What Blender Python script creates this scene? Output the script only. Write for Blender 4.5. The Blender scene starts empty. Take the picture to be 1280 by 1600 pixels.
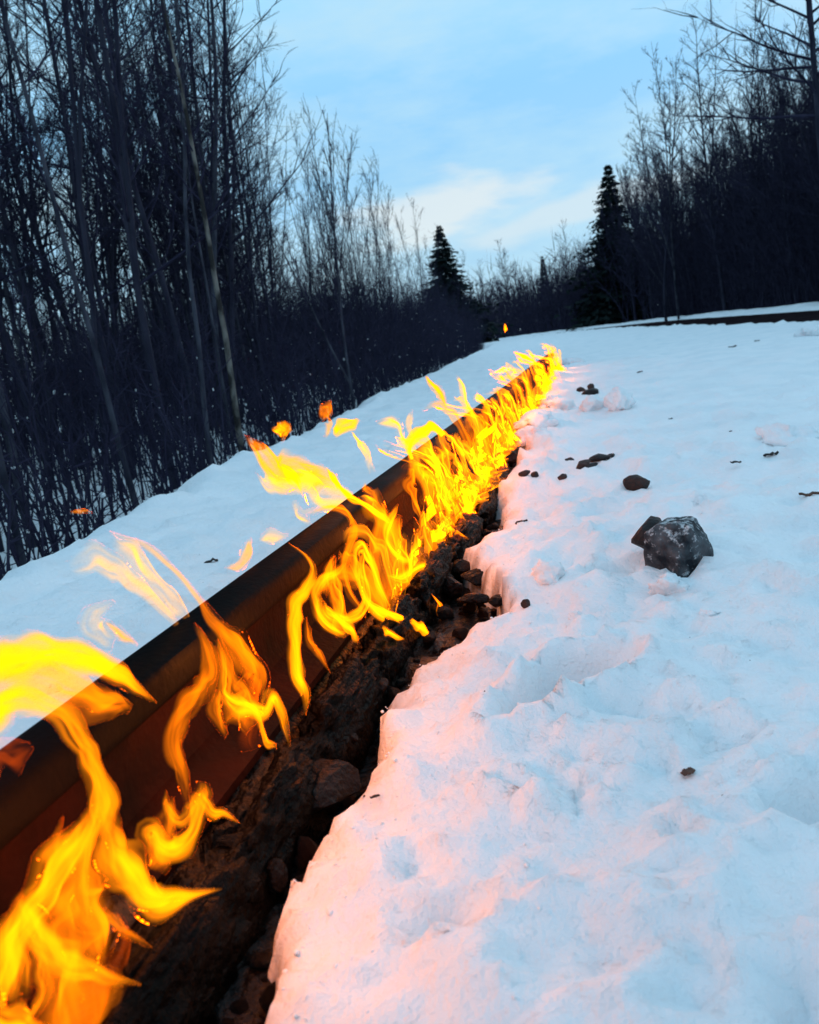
import bpy, math, random
import numpy as np

# ------------------------------------------------------------------ camera, world, sun, exposure
SC = bpy.context.scene
COL = SC.collection
R = math.radians
FPX, CAM_H, PITCH, ROLL = 1282.0, 0.55, R(11.3), R(8.0)
fw = np.array([0, math.cos(PITCH), -math.sin(PITCH)]); rw = np.array([1.0, 0, 0]); upv = np.cross(rw, fw)
cr = math.cos(ROLL) * rw - math.sin(ROLL) * upv
cu = math.sin(ROLL) * rw + math.cos(ROLL) * upv
CAM = np.array([0, 0, CAM_H])
from mathutils import Matrix, Vector
cam = bpy.data.cameras.new('camera'); camo = bpy.data.objects.new('camera', cam); COL.objects.link(camo)
M = Matrix(((cr[0], cu[0], -fw[0], 0), (cr[1], cu[1], -fw[1], 0), (cr[2], cu[2], -fw[2], CAM_H), (0, 0, 0, 1)))
camo.matrix_world = M
cam.sensor_fit = 'HORIZONTAL'; cam.sensor_width = 36.0; cam.lens = 36.0 * FPX / 1280.0
cam.clip_start = 0.02; cam.clip_end = 2000.0
cam.dof.use_dof = True; cam.dof.focus_distance = 1.7; cam.dof.aperture_fstop = 9.0
SC.camera = camo

SUN_EL, SUN_AZ = R(14), R(40)
world = bpy.data.worlds.new('World'); SC.world = world; world.use_nodes = True
wn = world.node_tree.nodes; wl = world.node_tree.links; wn.clear()
def WN(t, **k):
    n = wn.new(t)
    for a, b in k.items(): setattr(n, a, b)
    return n
wo = WN('ShaderNodeOutputWorld'); bg = WN('ShaderNodeBackground'); wl.new(bg.outputs[0], wo.inputs[0])
bg.inputs[1].default_value = 0.1
sky = WN('ShaderNodeTexSky', sky_type='NISHITA'); sky.sun_disc = False
sky.sun_elevation = SUN_EL; sky.sun_rotation = SUN_AZ; sky.altitude = 300; sky.ozone_density = 4.0; sky.dust_density = 0.5
tc = WN('ShaderNodeTexCoord'); sep = WN('ShaderNodeSeparateXYZ'); wl.new(tc.outputs['Generated'], sep.inputs[0])
# overcast layer: elevation ramp and soft cloud noise
ramp = WN('ShaderNodeValToRGB'); wl.new(sep.outputs[2], ramp.inputs[0])
els = ramp.color_ramp.elements
els[0].position = 0.0; els[0].color = (0.44, 0.68, 0.85, 1)
els[1].position = 0.12; els[1].color = (0.38, 0.68, 0.93, 1)
for p, c in ((0.26, (0.31, 0.67, 1.02, 1)), (0.40, (0.45, 0.82, 1.08, 1)), (1.0, (0.38, 0.68, 1.02, 1))):
    e = els.new(p); e.color = c
mp = WN('ShaderNodeMapping'); mp.inputs['Scale'].default_value = (1.6, 1.6, 5.0); wl.new(tc.outputs['Generated'], mp.inputs[0])
nz = WN('ShaderNodeTexNoise'); nz.inputs['Scale'].default_value = 2.3; nz.inputs['Detail'].default_value = 6; nz.inputs['Roughness'].default_value = 0.6
wl.new(mp.outputs[0], nz.inputs[0])
cm = WN('ShaderNodeMapRange'); cm.inputs[1].default_value = 0.38; cm.inputs[2].default_value = 0.64; cm.inputs[3].default_value = 0.0; cm.inputs[4].default_value = 1.0
wl.new(nz.outputs[0], cm.inputs[0])
mixc = WN('ShaderNodeMix', data_type='RGBA'); mixc.blend_type = 'MIX'
cf = WN('ShaderNodeMath', operation='MULTIPLY'); cf.inputs[1].default_value = 0.8; wl.new(cm.outputs[0], cf.inputs[0])
wl.new(cf.outputs[0], mixc.inputs[0]); wl.new(ramp.outputs[0], mixc.inputs[6]); mixc.inputs[7].default_value = (0.56, 0.82, 0.95, 1)
# cream bank of cloud low over the treeline ahead (long in azimuth, thin in elevation)
def sky_bank(az, el, waz, wel, col, amt, prev, nscale, tilt=0.0):
    d = (math.sin(az) * math.cos(el), math.cos(az) * math.cos(el), math.sin(el))
    sub = WN('ShaderNodeVectorMath', operation='SUBTRACT'); wl.new(tc.outputs['Generated'], sub.inputs[0]); sub.inputs[1].default_value = d
    rt = WN('ShaderNodeVectorRotate', rotation_type='Z_AXIS'); rt.inputs['Angle'].default_value = az; wl.new(sub.outputs[0], rt.inputs[0])
    n2 = WN('ShaderNodeTexNoise'); n2.inputs['Scale'].default_value = nscale; n2.inputs['Detail'].default_value = 5; wl.new(mp.outputs[0], n2.inputs[0])
    sx = WN('ShaderNodeSeparateXYZ'); wl.new(rt.outputs[0], sx.inputs[0])
    tz = WN('ShaderNodeMath', operation='MULTIPLY_ADD'); wl.new(sx.outputs[0], tz.inputs[0]); tz.inputs[1].default_value = -tilt; wl.new(sx.outputs[2], tz.inputs[2])
    ax = WN('ShaderNodeMath', operation='MULTIPLY'); wl.new(sx.outputs[0], ax.inputs[0]); ax.inputs[1].default_value = 1 / waz
    az_ = WN('ShaderNodeMath', operation='MULTIPLY'); wl.new(tz.outputs[0], az_.inputs[0]); az_.inputs[1].default_value = 1 / wel
    cb = WN('ShaderNodeCombineXYZ'); wl.new(ax.outputs[0], cb.inputs[0]); wl.new(az_.outputs[0], cb.inputs[1])
    ln = WN('ShaderNodeVectorMath', operation='LENGTH'); wl.new(cb.outputs[0], ln.inputs[0])
    ad = WN('ShaderNodeMath', operation='MULTIPLY_ADD'); wl.new(n2.outputs[0], ad.inputs[0]); ad.inputs[1].default_value = -2.2; wl.new(ln.outputs['Value'], ad.inputs[2])
    mr = WN('ShaderNodeMapRange', interpolation_type='SMOOTHSTEP'); wl.new(ad.outputs[0], mr.inputs[0])
    mr.inputs[1].default_value = -0.75; mr.inputs[2].default_value = 0.15; mr.inputs[3].default_value = amt; mr.inputs[4].default_value = 0.0
    mx = WN('ShaderNodeMix', data_type='RGBA'); wl.new(mr.outputs[0], mx.inputs[0]); wl.new(prev.outputs[2], mx.inputs[6]); mx.inputs[7].default_value = (*col, 1)
    return mx
mb = sky_bank(R(4.5), R(8.3), 0.12, 0.035, (0.80, 0.87, 0.88), 0.85, mixc, 7.0, 0.05)
mb = sky_bank(R(14), R(7.2), 0.18, 0.022, (0.70, 0.82, 0.88), 0.75, mb, 6.0, 0.12)
up10 = WN('ShaderNodeVectorMath', operation='SCALE'); up10.inputs[3].default_value = 10.4; wl.new(mb.outputs[2], up10.inputs[0])
fin = WN('ShaderNodeMix', data_type='RGBA'); fin.inputs[0].default_value = 0.90
wl.new(sky.outputs[0], fin.inputs[6]); wl.new(up10.outputs[0], fin.inputs[7]); wl.new(fin.outputs[2], bg.inputs[0])

sunl = bpy.data.lights.new('sun', 'SUN'); sunl.energy = 0.6; sunl.angle = R(20); sunl.color = (1.0, 0.95, 0.90)
suno = bpy.data.objects.new('sun', sunl); COL.objects.link(suno)
suno.rotation_euler = Vector((math.sin(SUN_AZ) * math.cos(SUN_EL), math.cos(SUN_AZ) * math.cos(SUN_EL), math.sin(SUN_EL))).to_track_quat('Z', 'Y').to_euler()
SC.view_settings.view_transform = 'Standard'; SC.view_settings.look = 'None'; SC.view_settings.gamma = 1.0
SC.view_settings.exposure = 0.0; SC.view_settings.use_curve_mapping = False
SC.cycles.use_denoising = True
try: SC.cycles.denoiser = 'OPENIMAGEDENOISE'
except Exception: pass
SC.cycles.max_bounces = 6; SC.cycles.diffuse_bounces = 3; SC.cycles.glossy_bounces = 2; SC.cycles.transparent_max_bounces = 64
SC.cycles.sample_clamp_indirect = 4.0
SC.cycles.volume_bounces = 0

# ------------------------------------------------------------------ helpers
rng = random.Random(7); nrg = np.random.default_rng(11)
def ray(x, y): return fw + (x - 640) / FPX * cr - (y - 800) / FPX * cu
def gnd(x, y, z=0.0):
    d = ray(x, y); return CAM + (z - CAM_H) / d[2] * d
def at_dist(x, y, D):
    d = ray(x, y); return CAM + D / math.hypot(d[0], d[1]) * d
PAZ = R(14.06); PU = np.array([math.sin(PAZ), math.cos(PAZ), 0]); PN = np.array([math.cos(PAZ), -math.sin(PAZ), 0])   # along / across the pipe
RAZ = R(9.5); RU = np.array([math.sin(RAZ), math.cos(RAZ), 0]); RN = np.array([math.cos(RAZ), -math.sin(RAZ), 0])       # along / across the road
def pw(s, n, z=0.0): return s * PU + n * PN + np.array([0, 0, z])
def rwd(a, b, z=0.0): return a * RU + b * RN + np.array([0, 0, z])
def bend(a): return -np.maximum(a - 45.0, 0) ** 2 / 160.0

def hsh(ix, iy, iz, seed):
    h = (ix.astype(np.int64) * 374761393 + iy.astype(np.int64) * 668265263 + iz.astype(np.int64) * 2147483647 + seed * 974711) & 0xFFFFFFFF
    h = ((h ^ (h >> 13)) * 1274126177) & 0xFFFFFFFF
    h = (h ^ (h >> 16)) & 0xFFFFFFFF
    return h / 4294967295.0
def vnoise(x, y, z=None, seed=0):
    x = np.asarray(x, float); y = np.asarray(y, float); z = np.zeros_like(x) if z is None else np.asarray(z, float)
    ix, iy, iz = np.floor(x), np.floor(y), np.floor(z)
    fx, fy, fz = x - ix, y - iy, z - iz
    fx = fx**3 * (fx * (fx * 6 - 15) + 10); fy = fy**3 * (fy * (fy * 6 - 15) + 10); fz = fz**3 * (fz * (fz * 6 - 15) + 10)
    def h(a, b, c): return hsh(ix + a, iy + b, iz + c, seed)
    def l(a, b, t): return a + (b - a) * t
    zl = l(l(h(0,0,0), h(1,0,0), fx), l(h(0,1,0), h(1,1,0), fx), fy)
    if not np.any(fz): return zl * 2 - 1
    zh = l(l(h(0,0,1), h(1,0,1), fx), l(h(0,1,1), h(1,1,1), fx), fy)
    return l(zl, zh, fz) * 2 - 1
def fbm(x, y, z=None, oct=4, seed=0, gain=0.5):
    t = 0; a = 1.0; k = 1.0
    for o in range(oct):
        t = t + a * vnoise(x * k, y * k, None if z is None else z * k, seed + o * 17); a *= gain; k *= 2.03
    return t
def sstep(e0, e1, x):
    t = np.clip((x - e0) / (e1 - e0), 0, 1); return t * t * (3 - 2 * t)

def mesh_np(name, V, Fq, mat, smooth=True):
    V = np.asarray(V, dtype=np.float32); me = bpy.data.meshes.new(name)
    if isinstance(Fq, np.ndarray):
        k = Fq.shape[1]; nf = len(Fq)
        me.vertices.add(len(V)); me.vertices.foreach_set('co', V.ravel())
        me.loops.add(nf * k); me.loops.foreach_set('vertex_index', Fq.astype(np.int32).ravel())
        me.polygons.add(nf); me.polygons.foreach_set('loop_start', np.arange(0, nf * k, k, dtype=np.int32))
        me.polygons.foreach_set('loop_total', np.full(nf, k, dtype=np.int32))
        me.polygons.foreach_set('use_smooth', np.full(nf, smooth, dtype=bool))
        me.update(calc_edges=True); me.validate()
    else:
        me.from_pydata([tuple(map(float, v)) for v in V], [], Fq)
        for p in me.polygons: p.use_smooth = smooth
    if mat: me.materials.append(mat)
    return me
def link(name, me, parent=None):
    o = bpy.data.objects.new(name, me); COL.objects.link(o)
    if parent: o.parent = parent
    return o
def tag(o, label=None, cat=None, group=None, kind=None):
    if label: o['label'] = label
    if cat: o['category'] = cat
    if group: o['group'] = group
    if kind: o['kind'] = kind
    return o
def empty(name, loc, label, cat, group=None):
    o = bpy.data.objects.new(name, None); COL.objects.link(o); o.location = tuple(loc); o.empty_display_size = 0.1
    return tag(o, label, cat, group)

# ------------------------------------------------------------------ materials
def new_mat(name):
    m = bpy.data.materials.new(name); m.use_nodes = True; nt = m.node_tree
    b = nt.nodes['Principled BSDF']; return m, nt, b
def noise_mat(name, c1, c2, scale=8, rough=(0.7, 0.9), bump=0.3, bscale=40, coords='Object', spec=0.3, detail=6, stretch=(1, 1, 1), bdist=0.01, ramp=(0.35, 0.65), frost=0.0):
    m, nt, b = new_mat(name); N = nt.nodes; L = nt.links
    t = N.new('ShaderNodeTexCoord'); mpn = N.new('ShaderNodeMapping'); mpn.inputs['Scale'].default_value = stretch; L.new(t.outputs[coords], mpn.inputs[0])
    n1 = N.new('ShaderNodeTexNoise'); n1.inputs['Scale'].default_value = scale; n1.inputs['Detail'].default_value = detail; L.new(mpn.outputs[0], n1.inputs[0])
    cr_ = N.new('ShaderNodeValToRGB'); cr_.color_ramp.elements[0].position = ramp[0]; cr_.color_ramp.elements[1].position = ramp[1]
    cr_.color_ramp.elements[0].color = (*c1, 1); cr_.color_ramp.elements[1].color = (*c2, 1); L.new(n1.outputs[0], cr_.inputs[0]); L.new(cr_.outputs[0], b.inputs['Base Color'])
    mr = N.new('ShaderNodeMapRange'); mr.inputs[3].default_value = rough[0]; mr.inputs[4].default_value = rough[1]; L.new(n1.outputs[0], mr.inputs[0]); L.new(mr.outputs[0], b.inputs['Roughness'])
    b.inputs['Specular IOR Level'].default_value = spec
    if frost:
        ng = N.new('ShaderNodeNewGeometry'); sx = N.new('ShaderNodeSeparateXYZ'); L.new(ng.outputs['Normal'], sx.inputs[0])
        nf = N.new('ShaderNodeTexNoise'); nf.inputs['Scale'].default_value = 55; nf.inputs['Detail'].default_value = 8; nf.inputs['Roughness'].default_value = 0.7; L.new(t.outputs[coords], nf.inputs[0])
        ma = N.new('ShaderNodeMath'); ma.operation = 'MULTIPLY_ADD'; L.new(sx.outputs[2], ma.inputs[0]); ma.inputs[1].default_value = 0.10; L.new(nf.outputs[0], ma.inputs[2])
        fr_ = N.new('ShaderNodeMapRange'); L.new(ma.outputs[0], fr_.inputs[0]); fr_.inputs[1].default_value = 0.56; fr_.inputs[2].default_value = 0.70; fr_.inputs[4].default_value = frost
        fm_ = N.new('ShaderNodeMix'); fm_.data_type = 'RGBA'; L.new(fr_.outputs[0], fm_.inputs[0]); L.new(cr_.outputs[0], fm_.inputs[6]); fm_.inputs[7].default_value = (0.62, 0.66, 0.68, 1); L.new(fm_.outputs[2], b.inputs['Base Color'])
    if bump:
        n2 = N.new('ShaderNodeTexNoise'); n2.inputs['Scale'].default_value = bscale; n2.inputs['Detail'].default_value = 8; L.new(mpn.outputs[0], n2.inputs[0])
        bp = N.new('ShaderNodeBump'); bp.inputs['Strength'].default_value = bump; bp.inputs['Distance'].default_value = bdist; L.new(n2.outputs[0], bp.inputs['Height']); L.new(bp.outputs[0], b.inputs['Normal'])
    return m
def snow_mat():
    m, nt, b = new_mat('snow'); N = nt.nodes; L = nt.links
    g = N.new('ShaderNodeNewGeometry')
    n1 = N.new('ShaderNodeTexNoise'); n1.inputs['Scale'].default_value = 3.0; n1.inputs['Detail'].default_value = 5; L.new(g.outputs['Position'], n1.inputs[0])
    c = N.new('ShaderNodeValToRGB'); c.color_ramp.elements[0].position = 0.3; c.color_ramp.elements[1].position = 0.6
    c.color_ramp.elements[0].color = (0.80, 0.85, 0.88, 1); c.color_ramp.elements[1].color = (0.91, 0.925, 0.94, 1)
    L.new(n1.outputs[0], c.inputs[0])
    # grit: sparse dark specks
    n3 = N.new('ShaderNodeTexVoronoi'); n3.inputs['Scale'].default_value = 26; L.new(g.outputs['Position'], n3.inputs[0])
    lt = N.new('ShaderNodeMath'); lt.operation = 'LESS_THAN'; lt.inputs[1].default_value = 0.035; L.new(n3.outputs['Distance'], lt.inputs[0])
    wn_ = N.new('ShaderNodeSeparateColor'); L.new(n3.outputs['Color'], wn_.inputs[0])
    gt = N.new('ShaderNodeMath'); gt.operation = 'GREATER_THAN'; gt.inputs[1].default_value = 0.90; L.new(wn_.outputs[0], gt.inputs[0])
    ml = N.new('ShaderNodeMath'); ml.operation = 'MULTIPLY'; L.new(lt.outputs[0], ml.inputs[0]); L.new(gt.outputs[0], ml.inputs[1])
    mx = N.new('ShaderNodeMix'); mx.data_type = 'RGBA'; L.new(ml.outputs[0], mx.inputs[0]); L.new(c.outputs[0], mx.inputs[6]); mx.inputs[7].default_value = (0.10, 0.08, 0.07, 1)
    sa = N.new('ShaderNodeAttribute'); sa.attribute_name = 'soot'
    ms = N.new('ShaderNodeMix'); ms.data_type = 'RGBA'; L.new(sa.outputs['Fac'], ms.inputs[0]); L.new(mx.outputs[2], ms.inputs[6]); ms.inputs[7].default_value = (0.20, 0.13, 0.10, 1)
    L.new(ms.outputs[2], b.inputs['Base Color'])
    b.inputs['Roughness'].default_value = 0.62; b.inputs['Specular IOR Level'].default_value = 0.25
    n2 = N.new('ShaderNodeTexNoise'); n2.inputs['Scale'].default_value = 160; n2.inputs['Detail'].default_value = 6; n2.inputs['Roughness'].default_value = 0.65; L.new(g.outputs['Position'], n2.inputs[0])
    n4 = N.new('ShaderNodeTexNoise'); n4.inputs['Scale'].default_value = 38; n4.inputs['Detail'].default_value = 4; L.new(g.outputs['Position'], n4.inputs[0])
    b1 = N.new('ShaderNodeBump'); b1.inputs['Strength'].default_value = 0.7; b1.inputs['Distance'].default_value = 0.014; L.new(n4.outputs[0], b1.inputs['Height'])
    b2 = N.new('ShaderNodeBump'); b2.inputs['Strength'].default_value = 0.8; b2.inputs['Distance'].default_value = 0.004; L.new(n2.outputs[0], b2.inputs['Height']); L.new(b1.outputs[0], b2.inputs['Normal'])
    L.new(b2.outputs[0], b.inputs['Normal'])
    return m
SNOW = snow_mat()
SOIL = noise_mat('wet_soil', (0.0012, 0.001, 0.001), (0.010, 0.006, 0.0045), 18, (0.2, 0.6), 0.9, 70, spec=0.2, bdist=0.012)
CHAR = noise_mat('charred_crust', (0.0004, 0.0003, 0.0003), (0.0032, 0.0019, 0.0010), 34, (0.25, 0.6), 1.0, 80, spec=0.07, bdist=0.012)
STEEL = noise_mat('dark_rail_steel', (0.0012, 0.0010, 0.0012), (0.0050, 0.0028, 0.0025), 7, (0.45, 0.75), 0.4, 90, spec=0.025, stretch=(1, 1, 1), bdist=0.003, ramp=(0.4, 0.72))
STEELW = noise_mat('rusty_steel_with_fire_glow', (0.0032, 0.0007, 0.0004), (0.0170, 0.0028, 0.0011), 9, (0.6, 0.85), 0.6, 70, spec=0.06, bdist=0.004)  # web and foot: rust, with the fire's red glow painted into the base colour
ROCKD = noise_mat('dark_rock', (0.003, 0.003, 0.004), (0.020, 0.016, 0.017), 30, (0.5, 0.8), 0.7, 90, spec=0.35)
ROCKB = noise_mat('brown_rock', (0.008, 0.005, 0.004), (0.045, 0.022, 0.017), 25, (0.5, 0.8), 0.7, 90, spec=0.35)
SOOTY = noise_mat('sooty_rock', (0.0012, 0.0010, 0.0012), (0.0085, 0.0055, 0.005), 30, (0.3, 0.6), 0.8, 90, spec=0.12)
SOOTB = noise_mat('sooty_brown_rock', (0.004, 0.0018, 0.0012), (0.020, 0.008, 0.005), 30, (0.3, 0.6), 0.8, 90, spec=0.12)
ROCKG = noise_mat('grey_rock', (0.012, 0.015, 0.020), (0.13, 0.14, 0.15), 22, (0.6, 0.9), 1.0, 60, spec=0.1, ramp=(0.38, 0.74), frost=0.85)
ROCKP = noise_mat('pink_pebble', (0.06, 0.03, 0.025), (0.14, 0.08, 0.07), 25, (0.4, 0.6), 0.3, 90)
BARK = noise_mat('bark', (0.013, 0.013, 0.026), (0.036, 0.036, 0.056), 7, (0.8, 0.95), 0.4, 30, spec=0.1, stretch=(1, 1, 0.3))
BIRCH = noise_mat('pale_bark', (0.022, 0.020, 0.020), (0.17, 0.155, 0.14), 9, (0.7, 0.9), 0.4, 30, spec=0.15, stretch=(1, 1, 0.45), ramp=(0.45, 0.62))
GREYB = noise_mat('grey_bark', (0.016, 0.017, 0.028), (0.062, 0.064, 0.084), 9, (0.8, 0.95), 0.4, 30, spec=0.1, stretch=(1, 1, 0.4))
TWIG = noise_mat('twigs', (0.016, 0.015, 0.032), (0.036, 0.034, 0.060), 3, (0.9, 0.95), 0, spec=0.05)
NEEDLE = noise_mat('spruce_needles', (0.004, 0.008, 0.010), (0.014, 0.026, 0.024), 6, (0.8, 0.9), 0, spec=0.1)
ROADM = noise_mat('asphalt', (0.010, 0.007, 0.009), (0.026, 0.018, 0.020), 2.5, (0.8, 0.95), 0.3, 60, spec=0.0)
LEAF = noise_mat('dead_leaf', (0.05, 0.022, 0.014), (0.13, 0.06, 0.04), 40, (0.6, 0.8), 0.3, 90)

def flame_mat(name, k, col=(1.0, 0.27, 0.004), soot=0.5):
    """burning gas: even emission, and soot that takes mostly the blue out of what lies behind"""
    m = bpy.data.materials.new(name); m.use_nodes = True; nt = m.node_tree; nt.nodes.clear()
    o = nt.nodes.new('ShaderNodeOutputMaterial'); e = nt.nodes.new('ShaderNodeEmission')
    e.inputs[0].default_value = (*col, 1); e.inputs[1].default_value = k
    ab = nt.nodes.new('ShaderNodeVolumeAbsorption'); ab.inputs['Color'].default_value = (0.93, 0.80, 0.0, 1); ab.inputs['Density'].default_value = k * soot
    ad = nt.nodes.new('ShaderNodeAddShader'); nt.links.new(e.outputs[0], ad.inputs[0]); nt.links.new(ab.outputs[0], ad.inputs[1])
    nt.links.new(ad.outputs[0], o.inputs['Volume'])
    m.cycles.homogeneous_volume = True
    return m
FL_B = flame_mat('flame_bright', 300, (1.0, 0.25, 0.0035), 1.0)
FL_W = flame_mat('flame_wall', 85, (1.0, 0.215, 0.003), 0.9)
FL_V = flame_mat('flame_wall_hot', 185, (1.0, 0.255, 0.005), 0.7)
FL_M = flame_mat('flame_orange', 125, (1.0, 0.20, 0.003), 1.0)
FL_T = flame_mat('flame_thin', 95, (1.0, 0.30, 0.03), 0.7)
FL_R = flame_mat('flame_red', 45, (1.0, 0.10, 0.001), 0.5)

# ------------------------------------------------------------------ snow ground
EDGE_PX = [(405,1595),(425,1500),(410,1400),(460,1340),(520,1265),(570,1200),(590,1110),(610,1040),(650,1005),(700,985),(760,950),(795,925),(770,890),(725,860),(760,830),(780,815),(778,760),(800,735),(825,690),(835,655),(845,620),(858,580)]
es, en = [], []
for p in EDGE_PX:
    g = gnd(*p); es.append(g @ PU); en.append(g @ PN)
es = [-8.0, -2.0, 0.2] + es + [11.4, 12.2, 14]; en = [-0.36, -0.34, -0.30] + en + [-0.60, -0.66, -0.66]
PIPE_S0, PIPE_S1 = -1.6, 11.2

def dent(x, y, nx, ny, cx, cy, rx, ry, ang, depth, rim):
    c, s = math.cos(ang), math.sin(ang)
    u = ((x - cx) * c + (y - cy) * s) / rx; v = (-(x - cx) * s + (y - cy) * c) / ry
    u = u + 0.18 * nx; v = v + 0.18 * ny
    d = np.sqrt(u * u + v * v)
    return -depth * (1 - sstep(0.35, 1.0, d)) + rim * np.exp(-((d - 1.15) / 0.22) ** 2)
DENTS = []
for (x0, y0, x1, y1, wd, dp, rm) in [(785,1125,985,1000,0.072,0.135,0.026),(1215,1275,1330,1180,0.05,0.055,0.014),(770,1215,840,1235,0.025,0.018,0.006),
        (925,890,1015,870,0.05,0.035,0.010),(900,800,1000,780,0.07,0.030,0.010),(1080,1260,1170,1290,0.03,0.014,0.008),(980,1430,1120,1330,0.03,0.010,0.004),
        (620,1320,700,1390,0.03,0.008,0.003),(1120,980,1270,1020,0.06,0.016,0.006),(1090,700,1250,720,0.09,0.02,0.008),(1000,1120,1120,1090,0.035,0.012,0.005)]:
    a = gnd(x0, y0); b = gnd(x1, y1); c = (a + b) / 2
    DENTS.append((c[0], c[1], np.linalg.norm(b - a) / 2 + 0.012, wd, math.atan2(b[1] - a[1], b[0] - a[0]), dp, rm))

dr_ = random.Random(23)
for i in range(120):
    a_ = 0.45 + 6.5 * dr_.random() ** 1.5; b_ = dr_.uniform(-0.25, 0.45 + 0.55 * a_)
    x_, y_ = a_ * RU[0] + b_ * RN[0], a_ * RU[1] + b_ * RN[1]
    if (x_ * PN[0] + y_ * PN[1]) < -0.22: continue
    rx_ = dr_.uniform(0.02, 0.075); DENTS.append((x_, y_, rx_, rx_ * dr_.uniform(0.45, 0.9), dr_.uniform(0, 3.14), dr_.uniform(0.12, 0.34) * rx_ + 0.003, dr_.uniform(0.03, 0.12) * rx_))
def snow_height(x, y):
    s = x * PU[0] + y * PU[1]; n = x * PN[0] + y * PN[1]
    a = x * RU[0] + y * RU[1]; b = x * RN[0] + y * RN[1] - bend(a)
    z = 0.018 * fbm(x * 1.1, y * 1.1, seed=1, oct=3) + 0.010 * fbm(x * 4.3, y * 4.3, seed=2, oct=3) * (0.4 + 0.6 * sstep(-0.2, 0.5, vnoise(x * 1.3, y * 1.3, seed=3)))
    near = np.exp(-np.maximum(a, 0) / 9)
    crumb = np.maximum(fbm(x * 17, y * 17, seed=5, oct=3), 0)
    z = z + near * (0.020 * crumb ** 1.4 + 0.0050 * fbm(x * 48, y * 48, seed=6, oct=3, gain=0.6) + 0.015 * fbm(x * 11, y * 11, seed=7, oct=3) + 0.028 * np.maximum(0.35 - np.abs(fbm(x * 6.5, y * 6.5, seed=8, oct=3)), 0))
    # ridged drifts, wind-combed, and plough crumbs
    rg = 1 - np.abs(fbm(x * 2.2 + 3, y * 1.4, seed=21, oct=3)); z = z + 0.016 * np.maximum(rg - 0.75, 0) * 4 * 0.5
    ck = np.maximum(vnoise(x * 6.0, y * 6.0, seed=31) - 0.45, 0); z = z + 0.05 * ck * sstep(1.5, 3.5, a)
    z = z - np.mean(z) * 0
    nm = (a > -0.5) & (a < 9) & (b > -2) & (b < 5)
    if nm.any():                                            # footprints and trampled hollows
        xm, ym = x[nm], y[nm]; nx, ny = vnoise(xm * 14, ym * 14, seed=91), vnoise(xm * 14, ym * 14, seed=92); zm = np.zeros_like(xm)
        for d in DENTS:
            q = (np.abs(xm - d[0]) < d[2] * 2.2 + 0.1) & (np.abs(ym - d[1]) < d[2] * 2.2 + 0.1)
            if q.any(): zm[q] += dent(xm[q], ym[q], nx[q], ny[q], *d)
        z = z.copy(); z[nm] += zm
    # melted trench by the pipe
    e = np.interp(s, es, en) + 0.018 * fbm(s * 9, n * 9, seed=8, oct=3) + 0.006 * fbm(s * 42, n * 42, seed=9, oct=2)
    dd = n - e
    lip = -0.030 * np.exp(-np.maximum(dd, 0) / 0.035) * near
    inn = sstep(0.012, -0.045, dd)
    back = sstep(-0.76, -0.68, n + 0.01 * fbm(s * 7, n * 7, seed=12, oct=2))
    inn = inn * back * sstep(12.0, 11.2, s)
    z = (z + lip * back) * (1 - inn) - 0.20 * inn
    z = z + 0.03 * np.exp(-((n + 0.76) / 0.06) ** 2) * sstep(12, 11, s) * (1 + 0.5 * vnoise(s * 5, n * 5, seed=14))
    # low heaped rim of the trench farther along
    z = z + 0.05 * np.exp(-((dd - 0.12) / 0.09) ** 2) * sstep(2.2, 4.0, s) * sstep(12, 10.5, s) * (0.6 + 0.9 * np.maximum(fbm(x * 3.4, y * 3.4, seed=15, oct=3), -0.5)) * (1 - inn)
    # left verge: ragged lip, then falls to the wood
    lb = -1.72 + 0.10 * fbm(a * 1.3, a * 0, seed=41, oct=4) + 0.04 * fbm(a * 9, b * 9, seed=42, oct=2)
    z = z + 0.035 * np.exp(-((b - lb - 0.05) / 0.09) ** 2) * (0.4 + 1.2 * np.maximum(fbm(x * 5, y * 5, seed=43, oct=3), 0))
    fall = sstep(0.0, -0.9, b - lb)
    z = z - 0.55 * fall + fall * 0.06 * fbm(x * 0.8, y * 0.8, seed=44, oct=3)
    # right verge and road cut
    rb = 4.95 + 0.10 * fbm(a * 1.1, a * 0 + 5, seed=51, oct=3) + 0.05 * fbm(a * 7, b * 7, seed=52, oct=2)
    z = z + 0.03 * np.exp(-((b - rb + 0.08) / 0.12) ** 2) * (0.3 + 1.4 * np.maximum(fbm(x * 4, y * 4, seed=53, oct=3), 0))
    cut = sstep(0.0, 0.25, b - rb) * sstep(0.0, -0.3, b - (8.8 + 0.15 * fbm(a * 0.5, a * 0, seed=54, oct=3)))
    z = z * (1 - cut) - 0.25 * cut
    z = z + 0.10 * sstep(8.6, 9.1, b) * sstep(10.6, 9.6, b) * (1 + 0.4 * vnoise(a * 1.2, a * 0, seed=55)) - 0.15 * sstep(9.6, 11, b)
    return z

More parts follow.
